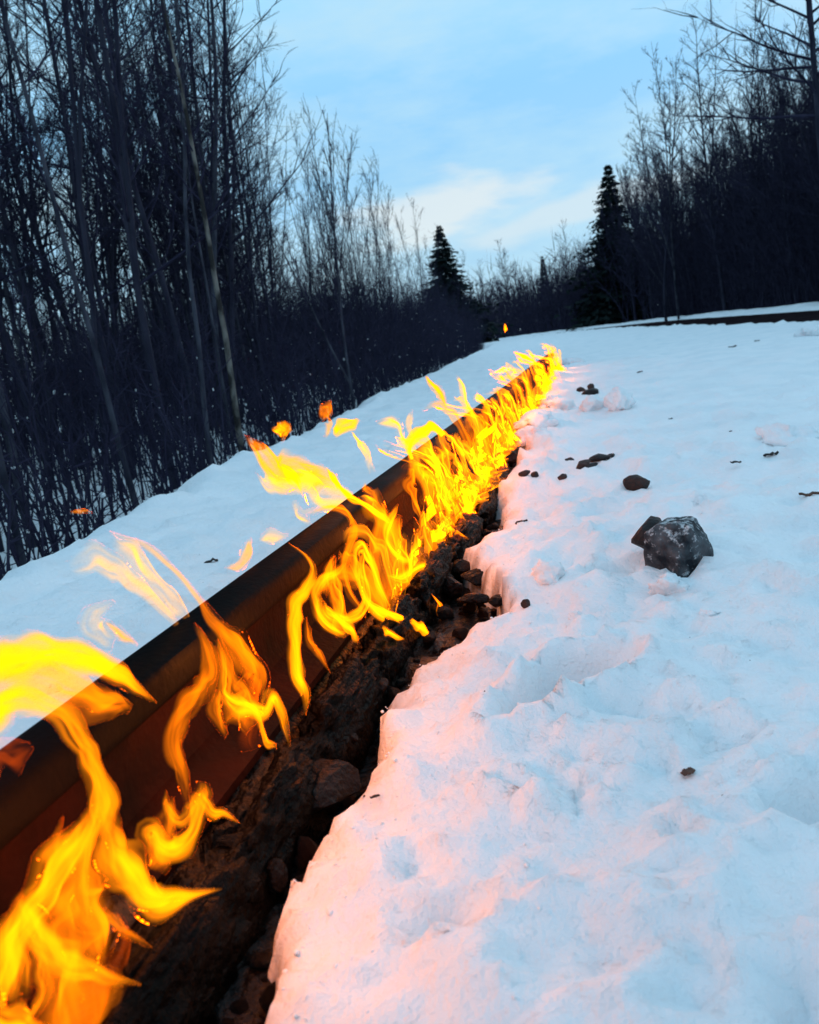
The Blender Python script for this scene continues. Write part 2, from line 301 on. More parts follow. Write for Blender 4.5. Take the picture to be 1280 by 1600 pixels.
na = 640; nb = 440
av = np.concatenate([np.linspace(-5, 0.18, 30)[:-1], 0.18 + 0.45 * (np.exp(np.linspace(0, math.log(1 + 500 / 0.45), na)) - 1)])
bv = -0.15 + 0.55 * np.sinh(np.linspace(-6.2, 6.2, nb))
A, B = np.meshgrid(av, bv, indexing='ij')
X = A * RU[0] + B * RN[0]; Y = A * RU[1] + B * RN[1]
Z = snow_height(X.ravel(), Y.ravel())
V = np.stack([X.ravel(), Y.ravel(), Z], 1)
ni = len(av); idx = np.arange(ni * nb).reshape(ni, nb)
Fq = np.stack([idx[:-1, :-1], idx[:-1, 1:], idx[1:, 1:], idx[1:, :-1]], -1).reshape(-1, 4)
sme = mesh_np('snow', V, Fq, SNOW)
xs, ys = X.ravel(), Y.ravel(); s_ = xs * PU[0] + ys * PU[1]; n_ = xs * PN[0] + ys * PN[1]
dd_ = n_ - np.interp(s_, es, en)
soot = np.where((dd_ > -0.2) & (s_ > -1) & (s_ < 11.5), np.exp(-np.maximum(dd_ + 0.010, 0) / 0.022), 0) * np.clip(0.45 + 0.9 * fbm(xs * 20, ys * 20, seed=81, oct=4, gain=0.6), 0, 1)
at = sme.attributes.new('soot', 'FLOAT', 'POINT'); at.data.foreach_set('value', soot.astype(np.float32))
tag(link('snow', sme), kind='structure')
def zs(x, y): return float(snow_height(np.array([x], float), np.array([y], float))[0])

# bare wet ground in the trench
sv = -1.6 + (14.2) * np.linspace(0, 1, 460) ** 1.7; nv = np.linspace(-0.80, 0.02, 66)
S_, N_ = np.meshgrid(sv, nv, indexing='ij')
Xg = S_ * PU[0] + N_ * PN[0]; Yg = S_ * PU[1] + N_ * PN[1]
def soil_h(s, n): return -0.085 + 0.018 * fbm(s * 5, n * 5, seed=61, oct=4) + 0.008 * fbm(s * 28, n * 28, seed=62, oct=3) + 0.095 * sstep(-0.45, -0.52, n) * (1 + 0.1 * fbm(s * 3, n * 3, seed=63, oct=2)) - 0.16 * sstep(11.3, 12.0, s) - 0.12 * sstep(-0.22, 0.0, n)
Zg = soil_h(S_.ravel(), N_.ravel())
idg = np.arange(len(sv) * len(nv)).reshape(len(sv), len(nv))
Fg = np.stack([idg[:-1, :-1], idg[1:, :-1], idg[1:, 1:], idg[:-1, 1:]], -1).reshape(-1, 4)
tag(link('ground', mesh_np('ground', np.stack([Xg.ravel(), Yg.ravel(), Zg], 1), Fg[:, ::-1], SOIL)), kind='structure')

# road
ra = np.concatenate([np.linspace(-30, 45, 40), np.linspace(46, 200, 90)]); rbv = np.linspace(4.7, 9.2, 10)
A2, B2 = np.meshgrid(ra, rbv, indexing='ij'); B2 = B2 + bend(A2)
Zr = -0.075 + 0.02 * (1 - ((np.broadcast_to(rbv, A2.shape) - 6.9) / 2.0) ** 2)
Vr = np.stack([(A2 * RU[0] + B2 * RN[0]).ravel(), (A2 * RU[1] + B2 * RN[1]).ravel(), Zr.ravel()], 1)
idr = np.arange(len(ra) * 10).reshape(len(ra), 10)
Fr = np.stack([idr[:-1, :-1], idr[:-1, 1:], idr[1:, 1:], idr[1:, :-1]], -1).reshape(-1, 4)
tag(link('road', mesh_np('road', Vr, Fr, ROADM)), kind='structure')

# ------------------------------------------------------------------ pipe
import bmesh
def tube_rings(path, radii, sides, up=(0, 0, 1), lobes=None):
    path = np.asarray(path, float); n = len(path); T = np.gradient(path, axis=0); T /= np.linalg.norm(T, axis=1)[:, None] + 1e-9
    up = np.asarray(up, float)
    if abs(T[0] @ up) > 0.95: up = np.array([1.0, 0, 0])
    out = []; u = np.cross(T[0], up); u /= np.linalg.norm(u)
    for i in range(n):
        u = u - (u @ T[i]) * T[i]; u /= np.linalg.norm(u) + 1e-9
        v = np.cross(T[i], u)
        th = np.arange(sides) * 2 * math.pi / sides
        r = radii[i] if np.ndim(radii[i]) == 0 else np.asarray(radii[i])
        out.append(path[i] + (np.cos(th) * r)[:, None] * u + (np.sin(th) * r)[:, None] * v)
    return np.concatenate(out)
def ring_faces(n, sides, off=0, flip=False, cap=True):
    f = []
    for i in range(n - 1):
        for j in range(sides):
            k = (j + 1) % sides; q = [off + i * sides + j, off + i * sides + k, off + (i + 1) * sides + k, off + (i + 1) * sides + j]
            f.append(q[::-1] if flip else q)
    if cap:
        a = list(range(off, off + sides)); b = list(range(off + (n - 1) * sides, off + n * sides))
        f.append(a if flip else a[::-1]); f.append(b[::-1] if flip else b)
    return f
def rail_profile():
    """flat-bottomed rail: rounded head, thin web, sloping foot; (across, up) in metres, counter-clockwise from the near foot tip"""
    half = [(0.080, 0.0), (0.080, 0.012), (0.060, 0.020), (0.034, 0.029), (0.016, 0.041), (0.0095, 0.060), (0.009, 0.090), (0.0095, 0.122), (0.014, 0.136), (0.026, 0.143), (0.0375, 0.147),
            (0.0395, 0.150), (0.0400, 0.158), (0.0395, 0.175), (0.0385, 0.183), (0.0350, 0.1895), (0.0290, 0.1925), (0.0180, 0.1945), (0.0060, 0.1952)]
    return half + [(-x, y) for x, y in half[::-1]]
RAIL_N, RAIL_Z = -0.585, 0.02
def build_rail():
    prof = np.array(rail_profile()); m = len(prof)
    sv = np.concatenate([np.linspace(PIPE_S0, 3, 90), np.linspace(3.1, PIPE_S1, 70)]); ns = len(sv); V = []
    for s_ in sv:
        wob = 0.0009 * vnoise(np.full(m, s_ * 9.0), np.arange(m) * 0.6, seed=71)
        q = prof * (1 + 0) + np.stack([wob, wob * 0.5], 1)
        nn = RAIL_N + q[:, 0] + 0.004 * math.sin(s_ * 0.5); zz = RAIL_Z + q[:, 1] + 0.003 * math.sin(s_ * 0.9)
        V.append(s_ * PU + nn[:, None] * PN + np.array([0, 0, 1.0]) * zz[:, None])
    base = pw(4.5, RAIL_N, 0.0); V = np.concatenate(V) - base
    root = empty('steel_rail', base, 'long blackened steel rail lying in the snow with fire along its side', 'rail')
    parts = {'rail_foot': (range(0, 5), range(m - 5, m)), 'rail_web': None, 'rail_head': None}
    foot = list(range(0, 5)) ; head = list(range(9, m - 9))
    def seg(name, cols, closed, mat):
        f = []; C_ = cols; k = len(C_); vv = V.reshape(ns, m, 3)[:, C_].reshape(-1, 3)
        for a in range(ns - 1):
            for b in range(k if closed else k - 1):
                c = (b + 1) % k; f.append((a * k + b, (a + 1) * k + b, (a + 1) * k + c, a * k + c))
        if closed: f.append(list(range(k))); f.append(list(range((ns - 1) * k, ns * k))[::-1])
        o = link(name, mesh_np(name, vv, f, mat, True), root)
        bm = bmesh.new(); bm.from_mesh(o.data); bmesh.ops.recalc_face_normals(bm, faces=bm.faces); bm.to_mesh(o.data); bm.free()
        for p_ in o.data.polygons: p_.use_smooth = True
        md = o.modifiers.new('edges', 'EDGE_SPLIT'); md.split_angle = R(38)
        return o
    seg('rail_head', list(range(8, m - 8)), True, STEEL)
    seg('rail_web', [4, 5, 6, 7, 8, m - 9, m - 8, m - 7, m - 6, m - 5], True, STEELW)
    seg('rail_foot', list(range(0, 5)) + list(range(m - 5, m)), True, STEELW)
build_rail()

# ------------------------------------------------------------------ rocks, lumps, debris
import bmesh
def ico(sub):
    bm = bmesh.new(); bmesh.ops.create_icosphere(bm, subdivisions=sub, radius=1.0)
    v = np.array([x.co[:] for x in bm.verts]); f = np.array([[w.index for w in x.verts] for x in bm.faces]); bm.free(); return v, f
ICO = {k: ico(k) for k in (1, 2, 3, 4, 5)}
def rock_mesh(name, size, mat, seed, sub=3, cuts=7, rough=0.08, smooth=False, fine=0.0):
    v, f = ICO[sub]; v = v.copy(); r = np.random.default_rng(seed)
    for i in range(cuts):                                   # planar facets
        d = r.normal(size=3); d /= np.linalg.norm(d); h = r.uniform(0.55, 0.85)
        t = v @ d; m = t > h; v[m] -= np.outer((t[m] - h) * 0.92, d)
    nn = fbm(v[:, 0] * 1.7 + seed, v[:, 1] * 1.7, v[:, 2] * 1.7 + 7, oct=3, seed=seed)
    v *= (1 + rough * nn)[:, None]
    if fine: v *= (1 + fine * fbm(v[:, 0] * 6 + seed, v[:, 1] * 6, v[:, 2] * 6 + 3, oct=3, seed=seed + 5))[:, None]
    return mesh_np(name, v * np.asarray(size), f, mat, smooth)
def put(name, me, loc, rz=0.0, label=None, cat=None, group=None, tilt=(0, 0)):
    o = link(name, me); o.location = tuple(map(float, loc)); o.rotation_euler = (tilt[0], tilt[1], rz)
    return tag(o, label, cat, group)
def px_on_snow(x, y):
    g = gnd(x, y)
    for _ in range(6): g = gnd(x, y, zs(g[0], g[1]))
    return g
def depth(p): return float((np.asarray(p) - CAM) @ fw)
def msize(px, p): return px * depth(p) / FPX

# big grey boulder and the small one behind it
g = px_on_snow(1066, 898); w = msize(50, g)
def boulder_mesh():
    v, f = ICO[5]; v = v.copy(); v *= (1 + 0.10 * fbm(v[:, 0] * 1.6, v[:, 1] * 1.6 + 4, v[:, 2] * 1.6, oct=3, seed=76))[:, None]
    for d, h in (((0.15, 0.10, 1.0), 0.52), ((-0.90, -0.40, 0.10), 0.50), ((0.10, -1.0, 0.05), 0.50), ((0.95, -0.25, 0.20), 0.56), ((0.65, -0.50, 0.70), 0.58), ((-0.50, -0.50, 0.65), 0.56), ((0.6, 0.7, 0.2), 0.60), ((-0.7, 0.6, 0.1), 0.60), ((0.75, -0.75, -0.25), 0.60), ((-0.55, -0.8, -0.2), 0.60), ((-0.2, 0.5, 0.8), 0.60)):
        d = np.array(d); d = d / np.linalg.norm(d); hh = h * (1 + 0.05 * fbm(v[:, 0] * 3, v[:, 1] * 3, v[:, 2] * 3, oct=3, seed=int(h * 1000) % 97)); t = v @ d; m = t > hh; v[m] -= np.outer((t[m] - hh[m]) * 0.97, d)
    v *= (1 + 0.022 * fbm(v[:, 0] * 7, v[:, 1] * 7, v[:, 2] * 7 + 2, oct=4, seed=77, gain=0.6))[:, None]
    return v, f
bv_, bf_ = boulder_mesh()
put('boulder', mesh_np('boulder', bv_ * np.array([w * 1.62, w * 1.6, w * 2.05]), bf_, ROCKG, False), (g[0], g[1] + 0.01, g[2] + w * 0.62), 0.25, 'fist sized angular grey boulder sitting on the open snow', 'rock', tilt=(0.1, -0.15))
g = px_on_snow(1030, 868); w = msize(29, g)
put('stone', rock_mesh('stone', (w * 1.2, w, w * 1.0), ROCKD, 12, 3, 7, 0.1), (g[0] - 0.006, g[1] + 0.035, g[2] + w * 1.0), 0.6, 'dark stone leaning behind the big grey boulder', 'rock', tilt=(0.2, -0.5))
STONES = [  # x, y, width px, height px, material, label
    (995, 763, 38, 22, ROCKB, 'reddish wedge shaped stone on the snow above the big boulder'),
    (937, 720, 36, 13, ROCKD, 'long black stone in the small heap of stones mid snow'),
    (955, 716, 16, 8, ROCKD, 'small black stone at the right end of the stone heap'),
    (912, 730, 26, 12, ROCKB, 'brown stone at the front left of the stone heap'),
    (925, 732, 22, 8, ROCKD, 'flat black stone lying below the long black one'),
    (890, 721, 15, 7, ROCKD, 'small black stone alone just left of the stone heap'),
    (879, 750, 15, 11, ROCKB, 'small brown pointed stone between trench and reddish stone'),
    (820, 743, 18, 9, ROCKD, 'dark block at the snow edge of the trench near mid rail'),
    (837, 744, 14, 8, ROCKD, 'small dark stone right beside the dark block at the trench edge'),
    (921, 617, 30, 11, ROCKD, 'dark stone in the far pair beside the round snow lump'),
    (909, 612, 14, 8, ROCKB, 'small brown stone of the far pair near the flames'),
    (924, 607, 12, 8, ROCKB, 'tiny reddish stone on top of the far dark stone'),
    (822, 948, 14, 14, ROCKB, 'small brown crumb stone standing on snow by the trench corner'),
    (1085, 1207, 1, 1, None, ''),
]
for i, (x, y, wp, hp, m, lab) in enumerate(STONES):
    if m is None: continue
    g = px_on_snow(x, y); w = msize(wp, g) / 2; h = max(msize(hp, g) / 2 / 0.8, w * 0.45)
    put('stone', rock_mesh('stone', (w * 1.1, w * 0.9, h), m, 30 + i, 3, 8, 0.1), (g[0], g[1], g[2] + h * 0.55), rng.uniform(-0.4, 0.4), lab, 'stone', tilt=(rng.uniform(-.2, .2), rng.uniform(-.25, .25)))

# bark chips and crumbs on the snow
def chip_mesh(l, w, t, seed):
    r = np.random.default_rng(seed); n = 7; V = []; 
    for i in range(n):
        u = i / (n - 1); ww = w * (0.35 + 0.65 * math.sin(math.pi * (0.12 + 0.76 * u))) * r.uniform(0.8, 1.15); z = r.normal() * t * 0.5
        x = (u - 0.5) * l
        V += [(x, -ww / 2, z), (x, ww / 2, z + t * 0.5), (x, ww / 2.2, z + t * 1.4), (x, -ww / 2.2, z + t)]
    return np.array(V), ring_faces(n, 4)
for i, (x, y, lp, wp, ang, lab) in enumerate([(1075, 1208, 24, 11, 0.5, 'brown curled bark chip lying alone on the pink lit snow'),
        (586, 1246, 16, 4, 0.2, 'black bark sliver on snow right of the flat trench rock'), (570, 1244, 7, 3, 0.9, 'tiny black speck of bark beside the bark sliver'),
        (330, 879, 22, 6, 0.25, 'short dark twig piece on the snow behind the rail'), (1147, 675, 14, 4, 0.0, 'small black bark piece on snow left of the large snow lump'),
        (1205, 712, 24, 5, 0.1, 'dark twig scrap below the large snow lump'), (1150, 724, 16, 6, -0.2, 'forked dark scrap of bark on the right hand snow'),
        (1050, 655, 10, 4, 0, 'tiny dark bark scrap above the reddish stone'), (1000, 582, 9, 5, 0.3, 'tiny dark scrap on the far snow left of the road'),
        (1145, 543, 12, 6, 0.1, 'dark crumb near the snow verge by the road'), (1183, 533, 8, 4, 0.1, 'small crumb closest to the road on the right'),
        (942, 549, 8, 5, 0.4, 'dark crumb on far snow right of the flame tip'), (1265, 775, 30, 5, -0.3, 'brown grass scrap at the right edge of the snow'),
        (815, 817, 20, 5, 0.2, 'flat dark sliver on the snow tongue beside mid flames')]):
    g = px_on_snow(x, y); l = msize(lp, g); w = msize(wp, g) * 1.4; v, f = chip_mesh(l, w, l * 0.08, i)
    put('bark_chip', mesh_np('bark_chip', v, f, LEAF if i in (0, 12) else ROCKD, True), (g[0], g[1], g[2] + l * 0.06), ang, lab, 'bark chip')
g = px_on_snow(330, 878)

# snow clumps
for i, (x, y, wp, hp, lab) in enumerate([(1232, 690, 78, 40, 'large rounded snow lump on the right side of the snowfield'), (970, 636, 40, 42, 'round ball of snow beside the far dark stones'),
        (930, 640, 44, 30, 'low snow lump left of the round snow ball'), (840, 668, 60, 42, 'orange lit snow lump beside the far flames'), (880, 640, 44, 26, 'pinkish snow lump between far flames and dark stones'),
        (832, 690, 50, 36, 'snow lump overhanging the trench below the orange lit lump'), (858, 905, 46, 44, 'upright crumbly snow clod at the trench corner'),
        (1048, 925, 54, 40, 'broken snow clod in front of the big grey boulder'), (632, 1028, 16, 14, 'small snow crumb on the trench edge under the near flames'),
        (895, 568, 30, 16, 'small pinkish snow lump right of the flame tip'), (1270, 522, 40, 18, 'snow block at the right edge near the road'),
        (1110, 960, 24, 12, 'small snow crumb below right of the boulder'), (900, 965, 20, 12, 'small snow crumb right of the trench corner clod')]):
    g = px_on_snow(x, y); w = msize(wp, g) / 2; h = msize(hp, g) / 2
    me = rock_mesh('snow_clump', (w * 1.15, w, h * 1.05), SNOW, 60 + i, 4, 3, 0.34, True, 0.07)
    put('snow_clump', me, (g[0], g[1] + w * 0.3, g[2] + h * 0.25), rng.uniform(0, 3), lab, 'snow lump')

# loose crumbs of snow, too many to count
cr_n = 2600; crr = np.random.default_rng(17)
ca = 0.3 + 7.0 * crr.random(cr_n) ** 2.0; cb = crr.uniform(-1.5, 2.6, cr_n); m_ = crr.random(cr_n) < 0.45
cs_ = 0.3 + 6 * crr.random(cr_n) ** 1.6; cn_ = np.interp(cs_, es, en) + 0.01 + crr.exponential(0.09, cr_n)
cx = np.where(m_, cs_ * PU[0] + cn_ * PN[0], ca * RU[0] + cb * RN[0]); cy = np.where(m_, cs_ * PU[1] + cn_ * PN[1], ca * RU[1] + cb * RN[1])
cz = snow_height(cx, cy); keep = cz > -0.06; cx, cy, cz = cx[keep], cy[keep], cz[keep]; k_ = len(cx)
csz = np.minimum(crr.lognormal(math.log(0.0012), 0.5, k_), 0.0034); iv, if_ = ICO[1]
cv = iv[None] * (1 + crr.uniform(-.3, .3, (k_, len(iv), 1))) * csz[:, None, None] * np.array([1, 1, .75])
cv = cv + np.stack([cx, cy, cz + csz * 0.25], 1)[:, None, :]
tag(link('snow_crumbs', mesh_np('snow_crumbs', cv.reshape(-1, 3), (if_[None] + (np.arange(k_) * len(iv))[:, None, None]).reshape(-1, 3), SNOW, True)), 'loose crumbs of snow scattered over the snowfield', 'snow', kind='stuff')

# charred crust lumps along the foot of the pipe
def lump(p0, p1, r, h, seed, label, mat=CHAR, z=-0.04):
    v, f = ICO[5]; v = v.copy(); L = np.linalg.norm(p1 - p0) / 2
    v = np.sign(v) * np.abs(v) ** 0.75
    d = 1 + 0.16 * fbm(v[:, 0] * 3.2 + seed, v[:, 1] * 1.6, v[:, 2] * 1.6, oct=3, seed=seed)
    v = v * d[:, None] * np.array([L, r, h])
    k = 1.0
    q = v / 0.022
    v += (0.0075 * fbm(q[:, 0], q[:, 1], q[:, 2], oct=4, seed=seed + 3))[:, None] * np.sign(v)
    o = put('charred_lump', mesh_np('charred_lump', v, f, mat, True), ((p0 + p1) / 2) + np.array([0, 0, z]), math.atan2(p1[1] - p0[1], p1[0] - p0[0]), label, 'charred crust')
for i, (a, b, n, r, h, lab) in enumerate([(0.34, 0.80, -0.465, 0.036, 0.085, 'nearest mossy charred crust ridge at the foot of the rail'),
        (0.70, 1.06, -0.465, 0.034, 0.078, 'second charred crust ridge beside the large flat trench rock'),
        (0.98, 1.40, -0.465, 0.032, 0.074, 'glossy black charred lump under the tall yellow flame'),
        (1.30, 1.74, -0.458, 0.034, 0.074, 'charred lump with orange lit ridge under the looping flames'),
        (1.64, 2.08, -0.45, 0.036, 0.082, 'rough bark textured charred lump beside the pool of gravel'),
        (2.05, 2.55, -0.44, 0.04, 0.06, 'charred crust lump half hidden by the mid flames'),
        (2.6, 3.5, -0.44, 0.04, 0.05, 'charred crust ridge under the dense flame wall'), (-0.4, 0.42, -0.465, 0.036, 0.08, 'charred crust ridge at the bottom left corner of the picture')]):
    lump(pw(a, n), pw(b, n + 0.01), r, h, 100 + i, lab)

# stones in the trench
for i, (x, y, wp, hp, m, rz, lab) in enumerate([(492, 1235, 165, 100, SOOTY, 0.3, 'large flat black rock wedged in the trench by the snow edge'),
        (718, 848, 56, 42, SOOTY, 0.2, 'dark square rock at the narrow neck of the trench'), (722, 888, 44, 30, SOOTB, 0.1, 'reddish rounded rock in the wet gravel pocket'),
        (745, 900, 50, 24, SOOTY, 0.1, 'flat black rock on the wet gravel pocket'), (778, 938, 34, 24, SOOTY, 0.4, 'black rock under the snow at the trench corner'),
        (706, 918, 34, 44, SOOTY, 0.4, 'upright black rock between charred lump and gravel pocket'), (559, 1110, 22, 26, ROCKP, 0.2, 'small pinkish pebble under the near snow edge'),
        (545, 1150, 30, 22, SOOTB, 0.2, 'orange lit pebble beside the pinkish pebble'), (590, 1075, 40, 34, SOOTB, 0.5, 'brown rock tucked under the snow edge near the tall flame'),
        (740, 935, 50, 16, SOOTY, 0.0, 'thin black rock slab along the trench snow edge'), (755, 775, 34, 24, SOOTY, 0.1, 'dark rock by the trench below mid flames'),
        (790, 722, 40, 34, SOOTB, 0.3, 'brown angular rock under the far end of the flame wall'), (770, 742, 40, 30, SOOTY, 0.1, 'blackened rock beside the brown angular rock'),
        (822, 652, 26, 16, SOOTB, 0.2, 'reddish rock beside the far flames'), (815, 672, 28, 20, SOOTB, 0.2, 'reddish rock below the far flames'), (760, 800, 30, 24, SOOTY, 0.1, 'dark rock at the trench edge by the snow tongue'),
        (520, 1160, 30, 40, SOOTY, 0.1, 'thin dark rock standing behind the large flat rock'), (430, 1370, 40, 60, SOOTY, 0.7, 'dark rock in the shadow of the near snow edge')]):
    g = gnd(x, y, -0.04); w = msize(wp, g) / 2; h = msize(hp, g) / 2
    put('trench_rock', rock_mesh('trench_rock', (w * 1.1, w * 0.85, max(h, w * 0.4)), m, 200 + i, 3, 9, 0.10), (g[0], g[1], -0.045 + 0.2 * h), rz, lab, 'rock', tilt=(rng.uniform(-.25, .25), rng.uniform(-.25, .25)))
grav = [rock_mesh('gravel_stone', (1, rng.uniform(.7, .95), rng.uniform(.5, .8)), m, 300 + k, 2, 7, 0.12) for k, m in enumerate([SOOTY, SOOTB, SOOTY, SOIL, SOOTB, SOOTY])]
cnt = 0
while cnt < 270:
    s = 0.35 + 4.6 * rng.random() ** 1.5; n = rng.uniform(-0.47, -0.24); e = np.interp(s, es, en)
    if n > e - 0.005: continue
    r_ = rng.choice([0.006, 0.010, 0.015, 0.021]) * rng.uniform(0.8, 1.3)
    p = pw(s, n); o = link('gravel_stone', grav[cnt % 6]); o.location = (p[0], p[1], float(soil_h(np.array([s]), np.array([n]))[0]) + r_ * 0.35); o.scale = (r_,) * 3
    o.rotation_euler = (rng.uniform(-.4, .4), rng.uniform(-.4, .4), rng.uniform(0, 6))
    tag(o, '%s %s in the melted trench %s' % ('tiny' if r_ < .008 else ('small' if r_ < .014 else 'larger'), ['black stone', 'brown stone', 'flat black stone', 'muddy stone', 'reddish stone', 'dark stone'][cnt % 6], 'beside the nearest crust ridge' if s < .9 else ('under the tall yellow flame' if s < 1.4 else ('in the wet gravel pocket' if s < 2.1 else ('by the mid flames' if s < 3.2 else 'beside the dense flame wall')))), 'stone', 'loose gravel in the melted trench'); cnt += 1

# ------------------------------------------------------------------ trees
def curve_path(p0, d0, L, n, wob, bendup, r):
    d = np.array(d0, float); d = d / math.sqrt(d @ d)
    w = r.normal(size=(n, 3)) * wob; w[:, 2] += bendup
    D = d + np.cumsum(w, axis=0); D /= np.sqrt((D * D).sum(1))[:, None]
    P = np.empty((n + 1, 3)); P[0] = p0; P[1:] = p0 + np.cumsum(D, axis=0) * (L / n)
    return P
class Geo:
    def __init__(self): self.v = []; self.f = []; self.n = 0
    def tube(self, P, r0, r1, sides, power=1.0):
        n = len(P); rad = r0 + (r1 - r0) * np.linspace(0, 1, n) ** power
        d = P[-1] - P[0]; d = d / (math.sqrt(d @ d) + 1e-9)
        u = np.array([d[1], -d[0], 0.0]) if abs(d[2]) < 0.9 else np.array([0.0, d[2], -d[1]])
        u = u / (math.sqrt(u @ u) + 1e-9); w = np.array([d[1] * u[2] - d[2] * u[1], d[2] * u[0] - d[0] * u[2], d[0] * u[1] - d[1] * u[0]])
        c = RING[sides]
        off = c[0][:, None] * u + c[1][:, None] * w
        self.v.append((P[:, None, :] + off[None] * rad[:, None, None]).reshape(-1, 3))
        key = (n, sides)
        if key not in QC:
            a = np.arange(n - 1)[:, None] * sides; j = np.arange(sides)[None, :]; k = (j + 1) % sides
            QC[key] = np.stack([a + j, a + k, a + sides + k, a + sides + j], -1).reshape(-1, 4)
        self.f.append(QC[key] + self.n); self.n += n * sides
    def mesh(self, name, mat): return mesh_np(name, np.concatenate(self.v), np.concatenate(self.f), mat, True)
QC = {}; RING = {k: (np.cos(np.arange(k) * 2 * math.pi / k), np.sin(np.arange(k) * 2 * math.pi / k)) for k in (3, 4, 5, 6, 7)}
def bare_tree(seed, Ht, r0, lean=0.03, nb1=16, first=0.3, spread=(35, 65), blen=0.22, twigs=1.0, wob=0.03, fork=0.0, bark=BARK, tk=1.0):
    r = np.random.default_rng(seed); tr = Geo(); br = Geo()
    tp = curve_path((0, 0, -0.3), (r.normal() * lean, r.normal() * lean, 1), Ht + 0.3, 14, wob, 0.01, r)
    tr.tube(tp, r0, r0 * 0.10, 7, 0.85)
    starts = [(tp, r0)]
    if fork and r.random() < fork:
        i = r.integers(3, 7); d = tp[i + 1] - tp[i]; d = d / np.linalg.norm(d) + np.array([r.normal() * .25, r.normal() * .25, 0])
        fp = curve_path(tp[i], d, Ht * (1 - i / 14) * 0.9, 9, wob, 0.03, r); tr.tube(fp, r0 * (1 - i / 15) * 0.8, r0 * 0.08, 6); starts.append((fp, r0 * 0.6))
    for tp_, rr in starts:
        m = len(tp_)
        for b in range(nb1 if rr == r0 else nb1 // 2):
            u = first + (0.97 - first) * (b + r.random()) / nb1 if rr == r0 else 0.2 + 0.75 * r.random()
            x = u * (m - 1); i = min(int(x), m - 2); p = tp_[i] + (tp_[i + 1] - tp_[i]) * (x - i)
            az = b * 2.4 + r.normal() * 0.5; el = R(90 - r.uniform(*spread))
            d = np.array([math.cos(az) * math.cos(el), math.sin(az) * math.cos(el), math.sin(el)])
            L = Ht * blen * (1.25 - 0.95 * u) * r.uniform(0.6, 1.25)
            rb0 = max(rr * (1.05 - u) * 0.42, 0.006)
            bp = curve_path(p, d, L, 5, 0.10, 0.07, r); br.tube(bp, rb0 * tk, 0.003 * tk, 4)
            for c in range(int(r.integers(5, 8) * twigs)):
                y_ = r.uniform(0.25, 0.98) * 5; k = min(int(y_), 4); q = bp[k] + (bp[k + 1] - bp[k]) * (y_ - k)
                dd = bp[k + 1] - bp[k]; dd = dd / np.linalg.norm(dd) + r.normal(size=3) * 0.55 + np.array([0, 0, .15])
                l2 = L * r.uniform(0.18, 0.42)
                sp = curve_path(q, dd, l2, 3, 0.15, 0.06, r); br.tube(sp, rb0 * 0.38 * tk + 0.002 * tk, 0.002 * tk, 3)
                for e in range(int(r.integers(2, 5) * twigs)):
                    k2 = r.integers(0, 3); q2 = sp[k2] + (sp[k2 + 1] - sp[k2]) * r.random()
                    d3 = sp[k2 + 1] - sp[k2]; d3 = d3 / np.linalg.norm(d3) + r.normal(size=3) * 0.6 + np.array([0, 0, .1])
                    br.tube(curve_path(q2, d3, l2 * r.uniform(.25, .6), 2, 0.15, 0.05, r), 0.0028 * tk, 0.0016 * tk, 3)
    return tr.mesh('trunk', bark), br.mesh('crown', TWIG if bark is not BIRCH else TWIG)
def spruce(seed, Ht, wid, dens=1.0):
    r = np.random.default_rng(seed); tr = Geo(); tp = curve_path((0, 0, -0.3), (0, 0, 1), Ht + .3, 8, 0.01, 0.0, r); tr.tube(tp, Ht * 0.016, 0.01, 7)
    V = []; Fc = []; nl = int(Ht * 6 * dens)
    def quad(a, b, c, d):
        i = len(V); V.extend([a, b, c, d]); Fc.append((i, i + 1, i + 2, i + 3))
    for l in range(nl):
        u = (l + r.random()) / nl; z = Ht * (0.04 + 0.96 * u); rad = wid * (1 - u) ** 0.95 * r.uniform(0.6, 1.15) * (0.9 + 0.12 * math.sin(u * 40)) + 0.06
        nbr = int(9 + 10 * (1 - u))
        for b in range(nbr):
            az = r.uniform(0, 6.283); L = rad * r.uniform(0.75, 1.1); dr = np.array([math.cos(az), math.sin(az), 0]); sd_ = np.array([-dr[1], dr[0], 0])
            droop = -0.35 * L * r.uniform(0.6, 1.2) * (1 - u * 0.8)
            for k in range(5):
                t0 = 0.1 + 0.18 * k; c = dr * L * (t0 + 0.09) + np.array([0, 0, z + droop * (t0 + .09) ** 1.5 + r.normal() * 0.04])
                for e in range(2):
                    ln = (0.20 + 0.26 * L * (1 - t0)) * r.uniform(0.7, 1.2); sgn = 1 if e else -1
                    dd = dr * 0.55 + sd_ * sgn * r.uniform(0.4, 1.0) + np.array([0, 0, r.uniform(-0.55, 0.05)]); dd /= np.linalg.norm(dd)
                    ww = np.cross(dd, np.array([0, 0, 1.0]) + r.normal(size=3) * .4); ww = ww / np.linalg.norm(ww) * ln * 0.30
                    quad(c - ww * .6, c + dd * ln * .5 - ww, c + dd * ln, c + dd * ln * .5 + ww)
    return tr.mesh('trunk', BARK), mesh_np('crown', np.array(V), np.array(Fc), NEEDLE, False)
def plant(name, meshes, loc, rz, sc, label, cat, group=None, tilt=(0, 0)):
    t = empty(name, loc, label, cat, group); t.rotation_mode = 'ZYX'; t.rotation_euler = (tilt[0], tilt[1], rz); t.scale = (sc,) * 3
    for nm, me in zip(('trunk', 'crown'), meshes): link(nm, me, t)
    return t
def floor_z(x, y): return zs(x, y)

